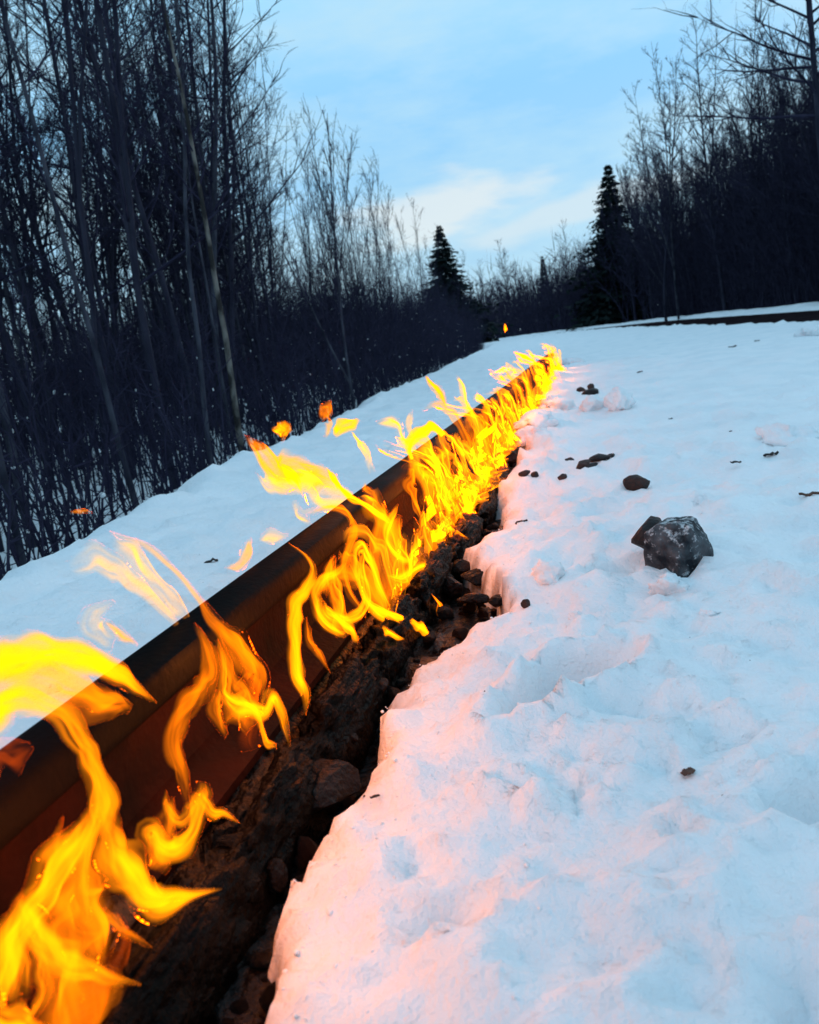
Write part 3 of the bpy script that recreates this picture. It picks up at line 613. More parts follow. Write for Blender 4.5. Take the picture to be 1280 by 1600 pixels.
protoL = [bare_tree(500 + i, 10.0, rr, 0.03, nb, fi, sp, bl, tw, 0.04, 0.5, bk) for i, (rr, nb, fi, sp, bl, tw, bk) in enumerate([
    (0.052, 34, 0.26, (30, 65), 0.18, 1.0, BARK), (0.040, 30, 0.30, (30, 60), 0.15, 1.0, BARK), (0.064, 38, 0.24, (40, 75), 0.19, 1.0, BARK),
    (0.038, 28, 0.34, (25, 55), 0.14, 1.0, GREYB), (0.046, 34, 0.22, (35, 70), 0.17, 1.1, BARK), (0.032, 24, 0.38, (25, 50), 0.14, 1.0, BARK), (0.050, 32, 0.26, (35, 70), 0.18, 1.0, GREYB)])]
protoS = [bare_tree(540 + i, 7.0, 0.026, 0.02, 30, 0.16, (9, 24), 0.20, 0.9, 0.018, 1.0, BARK) for i in range(3)]
protoR = [bare_tree(560 + i, 10.0, rr, 0.03, nb, fi, sp, bl, 1.2, 0.035, 0.6, bk, 1.6) for i, (rr, nb, fi, sp, bl, bk) in enumerate([
    (0.068, 40, 0.24, (25, 55), 0.18, BARK), (0.055, 36, 0.28, (22, 48), 0.16, BARK), (0.078, 44, 0.22, (30, 60), 0.19, BARK), (0.05, 34, 0.30, (20, 45), 0.15, GREYB), (0.062, 42, 0.2, (25, 55), 0.18, BARK)])]
LOOKR = ['dark barked', 'slim dark', 'thick dark', 'slim grey barked', 'bushy dark']
LOOK = ['dark barked', 'slim dark', 'thick dark', 'slim grey barked', 'bushy dark', 'very thin dark', 'grey barked']
def size_word(sc): return 'tall' if sc > 1.0 else ('shorter' if sc < 0.8 else 'medium tall')
# left wood: tall stand near, thinner and lower beyond
def az_of(p): return math.degrees(math.atan2(p[0], p[1]))
left_n = 0
while left_n < 160:
    a = rng.uniform(4.0, 22.0); b = -3.1 - 15 * rng.random() ** 1.15
    p = rwd(a, b); az = az_of(p)
    if left_n > 118:
        aa = rng.uniform(-14.5, -7.5); D_ = rng.uniform(13, 24); p = np.array([math.sin(R(aa)) * D_, math.cos(R(aa)) * D_, 0]); az = aa; a = p @ RU; b = p @ RN
    if math.hypot(p[0], p[1]) < 7.0 or az > -7.2 or az < -36: continue
    k = rng.randrange(7); sc = rng.uniform(0.72, 1.12) * (0.78 if az > -11 else 1.0)
    zone = 'at front of left wood' if b > -5 else ('midway into left wood' if b > -9 else 'deep in left wood')
    place = 'at left picture edge' if az < -23 else ('in left quarter' if az < -17 else ('just left of pale birch' if az < -12.5 else ('behind pale birch' if az < -9.5 else 'beside open sky')))
    plant('bare_tree', protoL[k], (p[0], p[1], floor_z(p[0], p[1])), rng.uniform(0, 6.28), sc, '%s %s bare tree %s, %s' % (size_word(sc), LOOK[k], zone, place), 'tree', 'bare trees of the left wood', (rng.gauss(0, .03), rng.gauss(.035, .025)))
    left_n += 1
for i in range(30):
    a = rng.uniform(24, 62); b = -3.4 - 12 * rng.random() + float(bend(np.array(a)))
    p = rwd(a, b); k = rng.choice([1, 3, 5]); up_ = rng.random() < .65
    m = protoS[rng.randrange(3)] if up_ else protoL[k]
    sc = rng.uniform(0.7, 1.0) if up_ else rng.uniform(0.45, 0.66)
    plant('young_bare_tree', m, (p[0], p[1], floor_z(p[0], p[1])), rng.uniform(0, 6.28), sc, '%s young bare tree %s the left wood, %s' % ('upright' if up_ else 'spreading', 'just beyond' if a < 40 else 'far beyond', 'by the verge' if b - float(bend(np.array(a))) > -8 else 'back in the brush'), 'tree', 'thin young trees beyond the left wood', (rng.gauss(0, .03), rng.gauss(0, .03)))
# the clump of thin upright stems before the far wood
for j, (x, D, sc) in enumerate([(540, 17, .80), (556, 17.5, .84), (578, 19, .80), (622, 27, .84), (645, 30, .80)]):
    p = at_dist(x, 600, D)
    plant('young_bare_tree', protoS[j % 3], (p[0], p[1], floor_z(p[0], p[1])), j * 1.3, sc,
          ['leftmost upright thin tree of the pale clump before the sky gap', 'tallest upright thin tree of the clump before the sky gap', 'slim upright tree on the right of the clump before the sky gap', 'lone thin tree between the clump and the middle spruce', 'thin tree closest on the left of the middle spruce'][j], 'tree')
for j in range(11):
    x = [500, 515, 528, 548, 565, 585, 598, 612, 632, 655, 668][j]; D = rng.uniform(16, 25); p = at_dist(x, 590, D); sc = rng.uniform(0.62, 0.86) * D / 19 * (1 - max(x - 560, 0) / 330)
    plant('sapling', protoS[(j * 2) % 3], (p[0], p[1], floor_z(p[0], p[1])), j * 0.9, sc, '%s fine upright sapling from the left in the pale clump before the sky gap' % ['first', 'second', 'third', 'fourth', 'fifth', 'sixth', 'seventh', 'eighth', 'ninth', 'tenth', 'eleventh'][j], 'tree', 'saplings of the pale clump', (0, rng.gauss(0.01, .02)))
# the pale mottled birch at the snow edge
birch = bare_tree(600, 5.6, 0.036, 0.0, 24, 0.45, (30, 60), 0.15, 0.9, 0.022, 0, BIRCH)
p = at_dist(378, 715, 7.6)
plant('birch_tree', birch, (p[0], p[1], floor_z(p[0], p[1])), 1.0, 1.0, 'pale mottled birch trunk at the edge of the snow left of the flames', 'tree', None, (0, 0.05))
birch2 = bare_tree(601, 5.4, 0.020, 0.0, 18, 0.4, (30, 60), 0.13, 0.9, 0.03, 0, GREYB)
p = at_dist(366, 700, 8.2); plant('birch_tree', birch2, (p[0], p[1], floor_z(p[0], p[1])), 2.0, 1.0, 'slender brownish birch stem right behind the pale mottled birch', 'tree', None, (0, 0.03))
for j, (x, y, D, lab) in enumerate([(553, 640, 11.0, 'pale grey trunk at the snow edge under the clump of thin trees'), (322, 690, 7.0, 'grey trunk with snow flecks left of the pale birch'), (205, 740, 6.5, 'slim grey trunk in the brush midway along the left wood'), (25, 800, 5.0, 'crooked grey sapling at the far left of the brush')]):
    p = at_dist(x, y, D); me = bare_tree(610 + j, 7.5 if j else 3.9, 0.026 if j else 0.028, 0.03 if j else 0.0, 18, 0.35, (30, 60) if j else (9, 22), 0.15, 0.9, 0.05 if j else 0.015, 0.4, GREYB)
    plant('bare_tree', me, (p[0], p[1], floor_z(p[0], p[1])), j, 1.0, lab, 'tree')

# right wood beyond the road
def right_place(az): return 'just right of big spruce' if az < 17.5 else ('between spruce and forked tree' if az < 21 else ('around the forked tree' if az < 23.5 else ('below the overhanging limbs' if az < 26 else 'at right picture edge')))
right_n = 0
while right_n < 98:
    a = rng.uniform(24, 105) if right_n > 90 else rng.uniform(24, 62); b = 10.6 + (17 * rng.random() ** 1.3) + float(bend(np.array(a)))
    p = rwd(a, b); az = az_of(p)
    if az < 15.4 or az > 38: continue
    tallc = rng.random() < 0.3; k = rng.randrange(5)
    sc = (rng.uniform(1.0, 1.2) if tallc else rng.uniform(0.7, 1.0)) * (1 + max(a - 45, 0) / 100)
    zone = 'beside the road' if b - float(bend(np.array(a))) < 14 else 'deep in right wood'
    place = right_place(az)
    plant('bare_tree', protoR[k], (p[0], p[1], floor_z(p[0], p[1])), rng.uniform(0, 6.28), sc, '%s %s bare tree %s, %s' % ('tall' if tallc else 'shorter', LOOKR[k], zone, place), 'tree', 'bare trees beyond the road', (rng.gauss(0, .03), rng.gauss(-.06, .03)))
    right_n += 1
for j, (x, D, sc, lab) in enumerate([(1040, 50, 1.40, 'tall open crowned bare tree right of the big spruce'), (1060, 50, 1.42, 'tall slender bare tree behind the open crowned one right of the big spruce'), (1135, 46, 1.42, 'tallest forked bare tree amid the right hand wood'), (1175, 42, 1.3, 'tall straight bare tree between forked tree and near overhanging tree'), (895, 90, 1.15, 'small pale bare tree just left of the big spruce')]):
    p = at_dist(x, 490, D)
    plant('bare_tree', protoR[[0, 3, 2, 1, 1][j]], (p[0], p[1], floor_z(p[0], p[1])), j * 1.9, sc, lab, 'tree', None, (0, -0.04))
protoU = [bare_tree(580 + i, 8.0, 0.045, 0.02, 30, 0.2, (14, 36), 0.2, 1.0, 0.03, 0.8, BARK, 1.6) for i in range(3)]
sl_n = 0
while sl_n < 150:
    a = rng.uniform(22, 80); b = 10.4 + 13 * rng.random() ** 1.2 + float(bend(np.array(a))); p = rwd(a, b); az = az_of(p)
    if az < 16 or az > 36: continue
    k = rng.randrange(3); sc = rng.uniform(0.8, 1.25) * (1 + max(a - 45, 0) / 100)
    plant('slender_tree', protoU[k], (p[0], p[1], floor_z(p[0], p[1])), rng.uniform(0, 6.28), sc, '%s upright slender %s tree %s, %s' % ('tall' if sc > 1 else 'short', ['forked', 'straight', 'many stemmed'][k], 'beside the road' if b - float(bend(np.array(a))) < 14 else 'back in right wood', right_place(az)), 'tree', 'slender upright trees beyond the road', (rng.gauss(0, .025), rng.gauss(-.06, .025)))
    sl_n += 1
# near overhanging tree at the top right
big = bare_tree(621, 13.0, 0.14, 0.0, 44, 0.38, (48, 78), 0.33, 1.7, 0.02, 0, BARK, 1.3)
p = at_dist(1300, 470, 25.0)
plant('overhanging_tree', big, (p[0], p[1], floor_z(p[0], p[1])), 0.4, 1.0, 'large bare tree whose long limbs reach in at the top right corner', 'tree', None, (0, -0.02))
# spruces
p = at_dist(968, 480, 75.0); plant('spruce_tree', spruce(700, 13.2, 6.2, 1.1), (p[0], p[1], floor_z(p[0], p[1])), 0, 1.0, 'tall dark spruce at the left end of the right hand wood', 'tree')
p = at_dist(708, 530, 70.0); plant('spruce_tree', spruce(701, 10.0, 5.8, 1.1), (p[0], p[1], floor_z(p[0], p[1])), 0, 1.0, 'dark pointed spruce standing in the gap left of the flame tip', 'tree')
p = at_dist(857, 500, 112.0); plant('spruce_tree', spruce(702, 9.6, 2.0, 1.0), (p[0], p[1], floor_z(p[0], p[1])), 0, 1.0, 'small far spruce tip poking above the distant wood', 'tree')
for j, (x, D, lab) in enumerate([(800, 120, 'round crowned pale bare tree above the distant wood'), (752, 125, 'faint narrow bare tree right of the middle spruce'), (740, 130, 'faint low bare tree touching the middle spruce')]):
    p = at_dist(x, 500, D); plant('bare_tree', protoR[[2, 1, 3][j]], (p[0], p[1], floor_z(p[0], p[1])), j, [1.35, 1.2, 1.1][j], lab, 'tree')

# thickets (uncountable brush): many thin stems with side twigs
def thicket(name, pts, hts, label, flecks=0, fleck_h=(0.2, 3), thick=0.009):
    r = np.random.default_rng(len(pts)); Vs = []; Fs = []; off = 0
    P = np.asarray(pts); n = len(P); H = np.asarray(hts); 
    segs = 4; az = r.uniform(0, 6.28, n); tl = r.uniform(0.0, 0.28, n)
    base = P; rad0 = thick * r.uniform(0.6, 1.7, n)
    cur = [base]; d = np.stack([np.cos(az) * tl, np.sin(az) * tl, np.ones(n)], 1)
    for k in range(segs):
        d = d + r.normal(size=(n, 3)) * np.array([.12, .12, .03]); cur.append(cur[-1] + d * (H / segs)[:, None] / np.linalg.norm(d, axis=1)[:, None])
    C = np.stack(cur, 1)                                    # n, segs+1, 3
    ang = np.arange(3) * 2.0944
    ring = np.stack([np.cos(ang), np.sin(ang), ang * 0], 1)
    rad = rad0[:, None] * np.linspace(1, .25, segs + 1)[None, :]
    V = C[:, :, None, :] + ring[None, None] * rad[:, :, None, None]
    V = V.reshape(-1, 3); per = (segs + 1) * 3
    q = []
    for i in range(segs):
        for j in range(3):
            k = (j + 1) % 3; q.append([i * 3 + j, i * 3 + k, (i + 1) * 3 + k, (i + 1) * 3 + j])
    q = np.array(q); Fs.append((q[None] + (np.arange(n) * per)[:, None, None]).reshape(-1, 4)); Vs.append(V); off = len(V)
    nt = 9                                                    # side twigs: thin three-sided needles
    u = r.uniform(0.15, 0.98, (n, nt)) * segs; i = np.minimum(u.astype(int), segs - 1); t = u - i
    rows = np.arange(n)[:, None]
    S = C[rows, i] + (C[rows, i + 1] - C[rows, i]) * t[..., None]
    dd = r.normal(size=(n, nt, 3)); dd[..., 2] = np.abs(dd[..., 2]) * 0.9; dd /= np.linalg.norm(dd, axis=-1, keepdims=True)
    Lt = (H[:, None] * r.uniform(0.08, 0.30, (n, nt)))[..., None]
    tip = S + dd * Lt + np.array([0, 0, 1.0]) * Lt * 0.15
    w = r.normal(size=(n, nt, 3)); w = np.cross(dd, w); w /= np.linalg.norm(w, axis=-1, keepdims=True); w *= (rad0[:, None, None] * 0.55)
    w2 = np.cross(dd, w)
    TV = np.stack([S + w, S - w * .5 + w2 * .87, S - w * .5 - w2 * .87, tip], 2).reshape(-1, 3)
    tq = np.array([[0, 1, 3, 3], [1, 2, 3, 3], [2, 0, 3, 3]])[:, :3]
    Ft = (tq[None] + (np.arange(n * nt) * 4)[:, None, None]).reshape(-1, 3)
    Q = Fs[0]; Tq = np.concatenate([Q[:, [0, 1, 2]], Q[:, [0, 2, 3]]])
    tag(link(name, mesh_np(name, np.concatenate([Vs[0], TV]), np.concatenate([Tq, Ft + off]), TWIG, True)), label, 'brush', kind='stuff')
    if flecks:
        m = r.integers(0, n * nt, flecks); c = S.reshape(-1, 3)[m]; o8, f8 = ICO[1]
        sz = np.minimum(r.lognormal(math.log(0.008), 0.5, flecks), 0.02)
        FV = (c[:, None, :] + o8[None] * sz[:, None, None] * np.stack([r.uniform(.7, 1.3, flecks), r.uniform(.7, 1.3, flecks), r.uniform(.6, 2.2, flecks)], 1)[:, None, :]).reshape(-1, 3)
        FF = (f8[None] + (np.arange(flecks) * len(o8))[:, None, None]).reshape(-1, 3)
        return mesh_np('snow_flecks', FV, FF, SNOW, True)
pts, hts = [], []
for i in range(9500):
    a = 1.5 + 64 * rng.random() ** 1.6; b = -2.45 - 18 * rng.random() ** 1.4 + float(bend(np.array(a))); p = rwd(a, b)
    D_ = math.hypot(p[0], p[1]); pts.append(p); hts.append(rng.uniform(0.45, 1.05) * min(1.15 + 0.13 * D_, 4.2) * (1.0 if b < -3.4 else 0.6))
pts = np.array(pts); pts[:, 2] = snow_height(pts[:, 0], pts[:, 1]) - 0.03
fm = thicket('brush', pts, hts, 'dense dark brush filling the foot of the left wood', 2600)
tag(link('snow_flecks', fm), 'white flecks of snow caught in the left brush', 'snow', kind='stuff')
pts, hts = [], []
for i in range(10500):
    a = 10 + 95 * rng.random() ** 1.1; b = 10.2 + 14 * rng.random() ** 1.6 + float(bend(np.array(a))); p = rwd(a, b)
    az = math.degrees(math.atan2(p[0], p[1]))
    if az < 12.8 or (az < 18.2 and math.hypot(p[0], p[1]) < 77): continue
    pts.append(p); hts.append(rng.uniform(2.2, 7.4) * (1 + max(a - 50, 0) / 150))
pts = np.array(pts); pts[:, 2] = snow_height(pts[:, 0], pts[:, 1]) - 0.03
fm = thicket('brush', pts, hts, 'dense dark brush beyond the road on the right', 300, thick=0.014)
tag(link('snow_flecks', fm), 'sparse white flecks of snow in the right hand brush', 'snow', kind='stuff')
pts, hts = [], []
for i in range(9000):
    a = 62 + 110 * rng.random() ** 1.2; b = rng.uniform(-45, 40); p = rwd(a, b)
    if -8.5 < b - float(bend(np.array(a))) < 10.5 and a < 100: continue
    pts.append(p); hts.append(rng.uniform(4.5, 8.5))
pts = np.array(pts); pts[:, 2] = snow_height(pts[:, 0], pts[:, 1]) - 0.05
thicket('distant_wood', pts, hts, 'distant dark wood closing the view behind the flames', 0, thick=0.05)

# ------------------------------------------------------------------ fire
def plane_pt(x, y, n):
    d = ray(x, y); t = (n - CAM @ PN) / (d @ PN); return CAM + t * d
def sheet_mesh(G, TH, least=0.00016):
    """closed mesh of a sheet of burning gas: grid of points G (a, b, 3) and local thickness TH (a, b)"""
    a, b = TH.shape; du = np.gradient(G, axis=0); dv = np.gradient(G, axis=1); Nn = np.cross(du, dv); Nn /= np.linalg.norm(Nn, axis=-1, keepdims=True) + 1e-9
    H = (np.maximum(TH, least) / 2)[..., None] * Nn
    V = np.concatenate([(G + H).reshape(-1, 3), (G - H).reshape(-1, 3)]); o = a * b
    ix = np.arange(o).reshape(a, b)
    q = np.stack([ix[:-1, :-1], ix[1:, :-1], ix[1:, 1:], ix[:-1, 1:]], -1).reshape(-1, 4)
    rim = np.concatenate([ix[0, :], ix[1:, -1], ix[-1, ::-1][1:], ix[::-1, 0][1:-1]]); nx = np.roll(rim, -1)
    side = np.stack([rim, nx, nx + o, rim + o], -1)
    return V, np.concatenate([q, q[:, ::-1] + o, side[:, ::-1]])
def flame_mesh(path, width, seed, wall=None, flat=0.5, hollow=True, wav=0.22, thick=0.0045, curl=None, nv=15, streak=0.55, soft=1.3, **_):
    """one tongue: a curled ribbon-like sheet, thickest along its middle and thinning to nothing at its edges and tip"""
    path = np.asarray(path, float); width = np.asarray(width, float); k = len(path); nu = max(28, 8 * k)
    u0 = np.linspace(0, 1, k); u = np.linspace(0, 1, nu)
    def cat(vals):                                          # Catmull-Rom through the control values
        vals = np.asarray(vals, float); ext = np.concatenate([[2 * vals[0] - vals[1]], vals, [2 * vals[-1] - vals[-2]]])
        x = u * (k - 1); i = np.minimum(x.astype(int), k - 2); t = (x - i).reshape(-1, *([1] * (vals.ndim - 1)))
        p0, p1, p2, p3 = ext[i], ext[i + 1], ext[i + 2], ext[i + 3]
        return 0.5 * (2 * p1 + (p2 - p0) * t + (2 * p0 - 5 * p1 + 4 * p2 - p3) * t ** 2 + (3 * p1 - p0 - 3 * p2 + p3) * t ** 3)
    r = np.random.default_rng(seed); P = cat(path); W = np.maximum(0.5 * np.interp(u, u0, width) + 0.5 * cat(width), 0.0012) * 0.62
    T = np.gradient(P, axis=0); T /= np.linalg.norm(T, axis=1)[:, None] + 1e-9
    view = PN * 0.85 + np.array([0, 0, 0.35]) - PU * 0.35; view /= np.linalg.norm(view)
    E1 = np.cross(T, view); E1 /= np.linalg.norm(E1, axis=1)[:, None] + 1e-9; E2 = np.cross(T, E1)
    o1, o2, o3 = r.uniform(0, 50, 3); v = np.linspace(-1, 1, nv)
    Ug, Vg = np.meshgrid(u, v, indexing='ij'); ks = k * 0.55
    edge = 1 + 0.35 * vnoise(Ug * ks * 2.2 + o1, np.sign(Vg) * 3 + o2, seed=3)          # uneven outline
    ph = Vg * (curl or r.uniform(0.5, 1.5)) * (0.5 + 0.8 * Ug) + r.normal() * 0.5
    Lx = W[:, None] * edge * Vg; Ly = W[:, None] * (0.55 * (1 - np.cos(ph)) + wav * fbm(Ug * ks * 1.4 + o2, Vg * 1.6 + o3, oct=2, seed=5))
    sway = (W * 0.35 * vnoise(u * ks * 2.5 + o3, u * 0, seed=9))[:, None]
    G = P[:, None, :] + (Lx + sway)[..., None] * E1[:, None, :] + Ly[..., None] * E2[:, None, :]
    st = 1 + streak * fbm(Vg * 2.4 + o1, Ug * ks * 0.9 + o2, oct=3, seed=7)
    endf = np.clip(Ug / 0.18, 0, 1) ** 0.8 * np.clip((1 - Ug) / 0.22, 0, 1) ** 0.7
    th0 = np.minimum(thick, 0.30 * W)[:, None]
    return sheet_mesh(G, th0 * (1 - Vg ** 2) ** soft * endf * np.clip(st, 0.12, 2.2), 0.00004)
def curtain_mesh(s0, L, n0, H, seed, thick=0.003, lean=0.0, drift=0.05, z0=-0.01, freq=14.0, ns=58, nt=26):
    """a run of licking flames: one wrinkled sheet standing along the rail, its top edge torn into tongues"""
    r = np.random.default_rng(seed); o1, o2, o3, o4 = r.uniform(0, 80, 4)
    x = np.linspace(0, 1, ns); t = np.linspace(0, 1, nt); Xg, Tg = np.meshgrid(x, t, indexing='ij'); sg = s0 + L * Xg
    pk = np.maximum(0.15 + 0.95 * vnoise(x * L * freq + o1, x * 0, seed=13) + 0.25 * vnoise(x * L * freq * 2.0 + o2, x * 0, seed=14), 0.10)
    h = (H * pk * np.clip(np.sin(np.pi * x), 0, 1) ** 0.4)[:, None]
    zz = z0 + h * Tg * (1 - 0.12 * Tg * np.maximum(vnoise(sg * 6 + o3, Tg * 2, seed=15), 0))
    sw = 0.10 * H / 0.2
    so = Tg ** 1.3 * (lean * h + sw * 0.55 * fbm(sg * 7 + o3, Tg * 2.6 * h / H + o4, oct=2, seed=16))
    no = -drift * (h / 0.2) * Tg ** 1.7 + Tg * sw * 0.5 * fbm(sg * 9 + o4, Tg * 3.0 + o1, oct=2, seed=17) + 0.010 * vnoise(sg * 9 + o2, Tg * 0, seed=18)
    nn = n0 + no
    wc = 1 - sstep(0.19, 0.27, zz); nn = nn * (1 - wc) + (-0.5 + 0.02 * np.log1p(np.exp(np.clip((nn + 0.5) / 0.02, -30, 30)))) * wc      # stays clear of the rail
    G = (sg + so)[..., None] * PU + nn[..., None] * PN + zz[..., None] * np.array([0, 0, 1.0])
    st = np.clip(0.75 + 0.95 * fbm(sg * 17 + o1, Tg * 2.0 + o2, oct=2, seed=19), 0.05, 2.4)
    TH = thick * st * np.clip(Tg / 0.30, 0, 1) ** 1.3 * np.clip(1 - Tg, 0, 1) ** 0.6 * np.clip(np.sin(np.pi * Xg) * 1.6, 0, 1) ** 1.2
    return sheet_mesh(G, TH)
bpyflames = []
def orient_ok(V, f):
    v = V[np.array(f[0])]; return v
def flame_obj(root, base, pts, n, mat, seed, **kw):
    P = []; W = []
    for q in pts:
        x, y, w = q[:3]; nn = n + (q[3] if len(q) > 3 else 0); p = plane_pt(x, y, nn); P.append(p); W.append(msize(w, p))
    if mat is FL_B: kw = dict(kw, thick=0.0048)
    elif mat is FL_M: kw = dict(kw, thick=0.0040)
    V, f = flame_mesh(P, W, seed, streak=0.9, **kw)
    o = link('flame_tongue', fix_normals(mesh_np('flame_tongue', V - np.asarray(base), f, mat)), root)
    if mat in (FL_B, FL_M):                                 # a second, finer sheet inside the first
        V, f = flame_mesh(P, np.asarray(W) * (0.62 if mat is FL_B else 0.8), seed + 501, streak=1.1, curl=1.1, wav=0.24, soft=1.5, **{a: b for a, b in kw.items() if a not in ('curl', 'wav', 'soft')})
        link('flame_tongue', fix_normals(mesh_np('flame_tongue', V - np.asarray(base), f, mat)), root)
    return o
def fix_normals(me):
    # signed volume decides the winding
    vs = np.empty(len(me.vertices) * 3, dtype=np.float32); me.vertices.foreach_get('co', vs); vs = vs.reshape(-1, 3).astype(float)
    me.calc_loop_triangles(); t = np.empty(len(me.loop_triangles) * 3, dtype=np.int32); me.loop_triangles.foreach_get('vertices', t); t = t.reshape(-1, 3)
    if (vs[t[:, 0]] * np.cross(vs[t[:, 1]], vs[t[:, 2]])).sum() < 0: me.flip_normals()
    return me
def fire_light(root, base, p, power, rad=0.03):
    l = bpy.data.lights.new('flame_glow', 'POINT'); l.energy = power * 0.7; l.color = (1.0, 0.25, 0.035); l.shadow_soft_size = rad
    o = bpy.data.objects.new('flame_glow', l); COL.objects.link(o); o.parent = root; o.location = tuple(np.asarray(p) - np.asarray(base))
def fire(label, base, tongues, light=None, name='flame'):
    root = empty(name, base, label, 'flame')
    for i, (pts, n, mat, kw) in enumerate(tongues): flame_obj(root, base, pts, n, mat, hash(label) % 1000 + i * 13 if False else (len(label) * 7 + i * 13), **kw)
    for p, e in (light or []): fire_light(root, base, p, e)
    return root
W_ = dict(wall=0.0035); TH = dict(wall=0.0022, flat=0.5); SOL = dict(hollow=False, flat=0.35)

fire('big flame plume at the bottom left corner curling up over the rail', pw(0.62, -0.45, 0.0), [
    ([(150,1310,40),(158,1270,44),(150,1218,34,-.01),(132,1165,34,-.02),(100,1118,34,-.03),(50,1094,36,-.04),(-10,1094,42,-.05),(-60,1104,46,-.05)], -0.45, FL_B, dict(wall=0.0042, wav=0.2)),
    ([(18,1570,30),(25,1490,50),(48,1420,54),(92,1350,58),(130,1305,40),(152,1258,10)], -0.445, FL_B, dict(wall=0.003, wav=0.3)),
    ([(168,1508,6),(152,1465,60),(130,1405,84),(134,1345,64),(150,1290,32),(153,1250,8)], -0.45, FL_M, dict(wall=0.0035, wav=0.35)),
    ([(138,1440,10),(132,1390,14),(138,1330,14),(150,1275,6)], -0.437, FL_B, dict(hollow=False, flat=.6)),
    ([(70,1350,30),(86,1318,24),(98,1276,2)], -0.45, FL_M, dict(wall=0.003)),
    ([(158,1270,20),(184,1325,50),(214,1370,58),(246,1405,50),(292,1398,24),(350,1389,2)], -0.43, FL_B, dict(wall=0.0026, wav=.15)),
    ([(165,1300,8),(195,1350,10),(235,1395,12),(280,1400,8),(335,1389,2)], -0.425, FL_B, dict(hollow=False, flat=.6)),
    ([(160,1425,18),(190,1450,18),(237,1480,2)], -0.425, FL_M, dict(wall=0.003)),
    ([(28,1400,10),(50,1440,48),(76,1490,46),(115,1512,36),(160,1522,24),(220,1539,2)], -0.42, FL_B, dict(wall=0.0028, wav=.15)),
    ([(-40,1620,60),(-5,1530,56),(14,1455,46),(36,1398,4)], -0.44, FL_B, dict(wall=0.0035)),
    ([(30,1610,10),(62,1565,24),(66,1512,22),(50,1470,16),(34,1438,4)], -0.41, FL_B, dict(wall=0.003)),
    ([(-30,1570,30),(5,1590,36),(50,1606,40),(120,1640,20)], -0.41, FL_B, dict(wall=0.003)),
    ([(120,1660,100),(110,1570,120),(95,1490,100),(100,1420,60),(118,1370,6)], -0.455, FL_M, dict(wall=0.0022, wav=.3)),
    ([(130,1620,90),(165,1550,70),(190,1480,40),(185,1430,6)], -0.455, FL_R, dict(wall=0.004)),
    ], [(pw(0.60, -0.45, 0.16), 1.8), (pw(0.50, -0.47, 0.34), 3.0)])
fire('broad pointed flame sheet arching over the rail at the left edge', pw(0.70, -0.60, 0.2), [
    ([(-60,1040,70),(0,1035,80),(70,1022,58),(130,1028,54),(180,1050,40),(215,1073,22),(245,1098,2)], -0.50, FL_B, dict(wall=0.0035, wav=.15)),
    ([(-40,1065,70),(40,1060,70),(110,1070,66),(165,1090,52),(205,1106,16)], -0.50, FL_M, dict(wall=0.0028, wav=.2)),
    ([(-30,1150,40),(0,1112,40),(20,1085,30),(45,1060,10)], -0.48, FL_B, dict(wall=0.003)),
    ([(-20,1190,40),(20,1175,50),(50,1165,10)], -0.47, FL_R, dict(wall=0.003)),
    ], [(pw(0.62, -0.50, 0.36), 0.8)])
fire('small looping flame on the nearest charred ridge', pw(0.80, -0.44, 0.02), [
    ([(243,1340,6),(228,1302,26),(245,1310,34),(275,1328,34),(303,1298,30),(313,1250,30),(318,1222,16)], -0.44, FL_B, dict(wall=0.0026, wav=.15)),
    ([(258,1235,3),(262,1262,16),(280,1282,18),(300,1262,14),(308,1240,10)], -0.435, FL_B, dict(wall=0.0025)),
    ([(312,1240,22),(330,1268,20),(352,1272,12),(374,1286,2)], -0.43, FL_B, dict(wall=0.0025)),
    ([(240,1360,30),(250,1330,40),(262,1290,36),(268,1245,8)], -0.45, FL_M, dict(wall=0.002)),
    ([(296,1262,10),(286,1210,22),(272,1160,28),(285,1115,28),(318,1075,30),(328,1040,28),(318,1000,18),(303,975,4)], -0.465, FL_M, dict(wall=0.0035, wav=.1)),
    ], [(pw(0.82, -0.45, 0.13), 0.9)])
fire('tall thin flame drifting pale over the snow behind the rail', pw(0.92, -0.50, 0.05), [
    ([(402,1085,26),(408,1045,40),(378,1015,46,-.01),(345,978,28,-.02),(312,935,16,-.04),(272,890,13,-.06),(228,852,14,-.08),(172,832,8,-.1)], -0.47, FL_M, dict(wall=0.003, wav=.12)),
    ([(110,888,20),(150,880,40),(190,890,34),(230,925,24),(268,965,14),(298,1000,4)], -0.60, FL_T, dict(wall=0.003)),
    ([(300,1000,8),(292,965,12),(262,930,40),(215,880,50),(178,838,10)], -0.60, FL_T, dict(wall=0.002)),
    ([(180,1000,20),(150,985,30),(148,955,24),(180,940,4)], -0.62, FL_T, dict(wall=0.003)),
    ([(165,970,8),(190,990,18),(215,1008,4)], -0.60, FL_M, dict(wall=0.002)),
    ], [(pw(0.95, -0.50, 0.20), 0.8)])
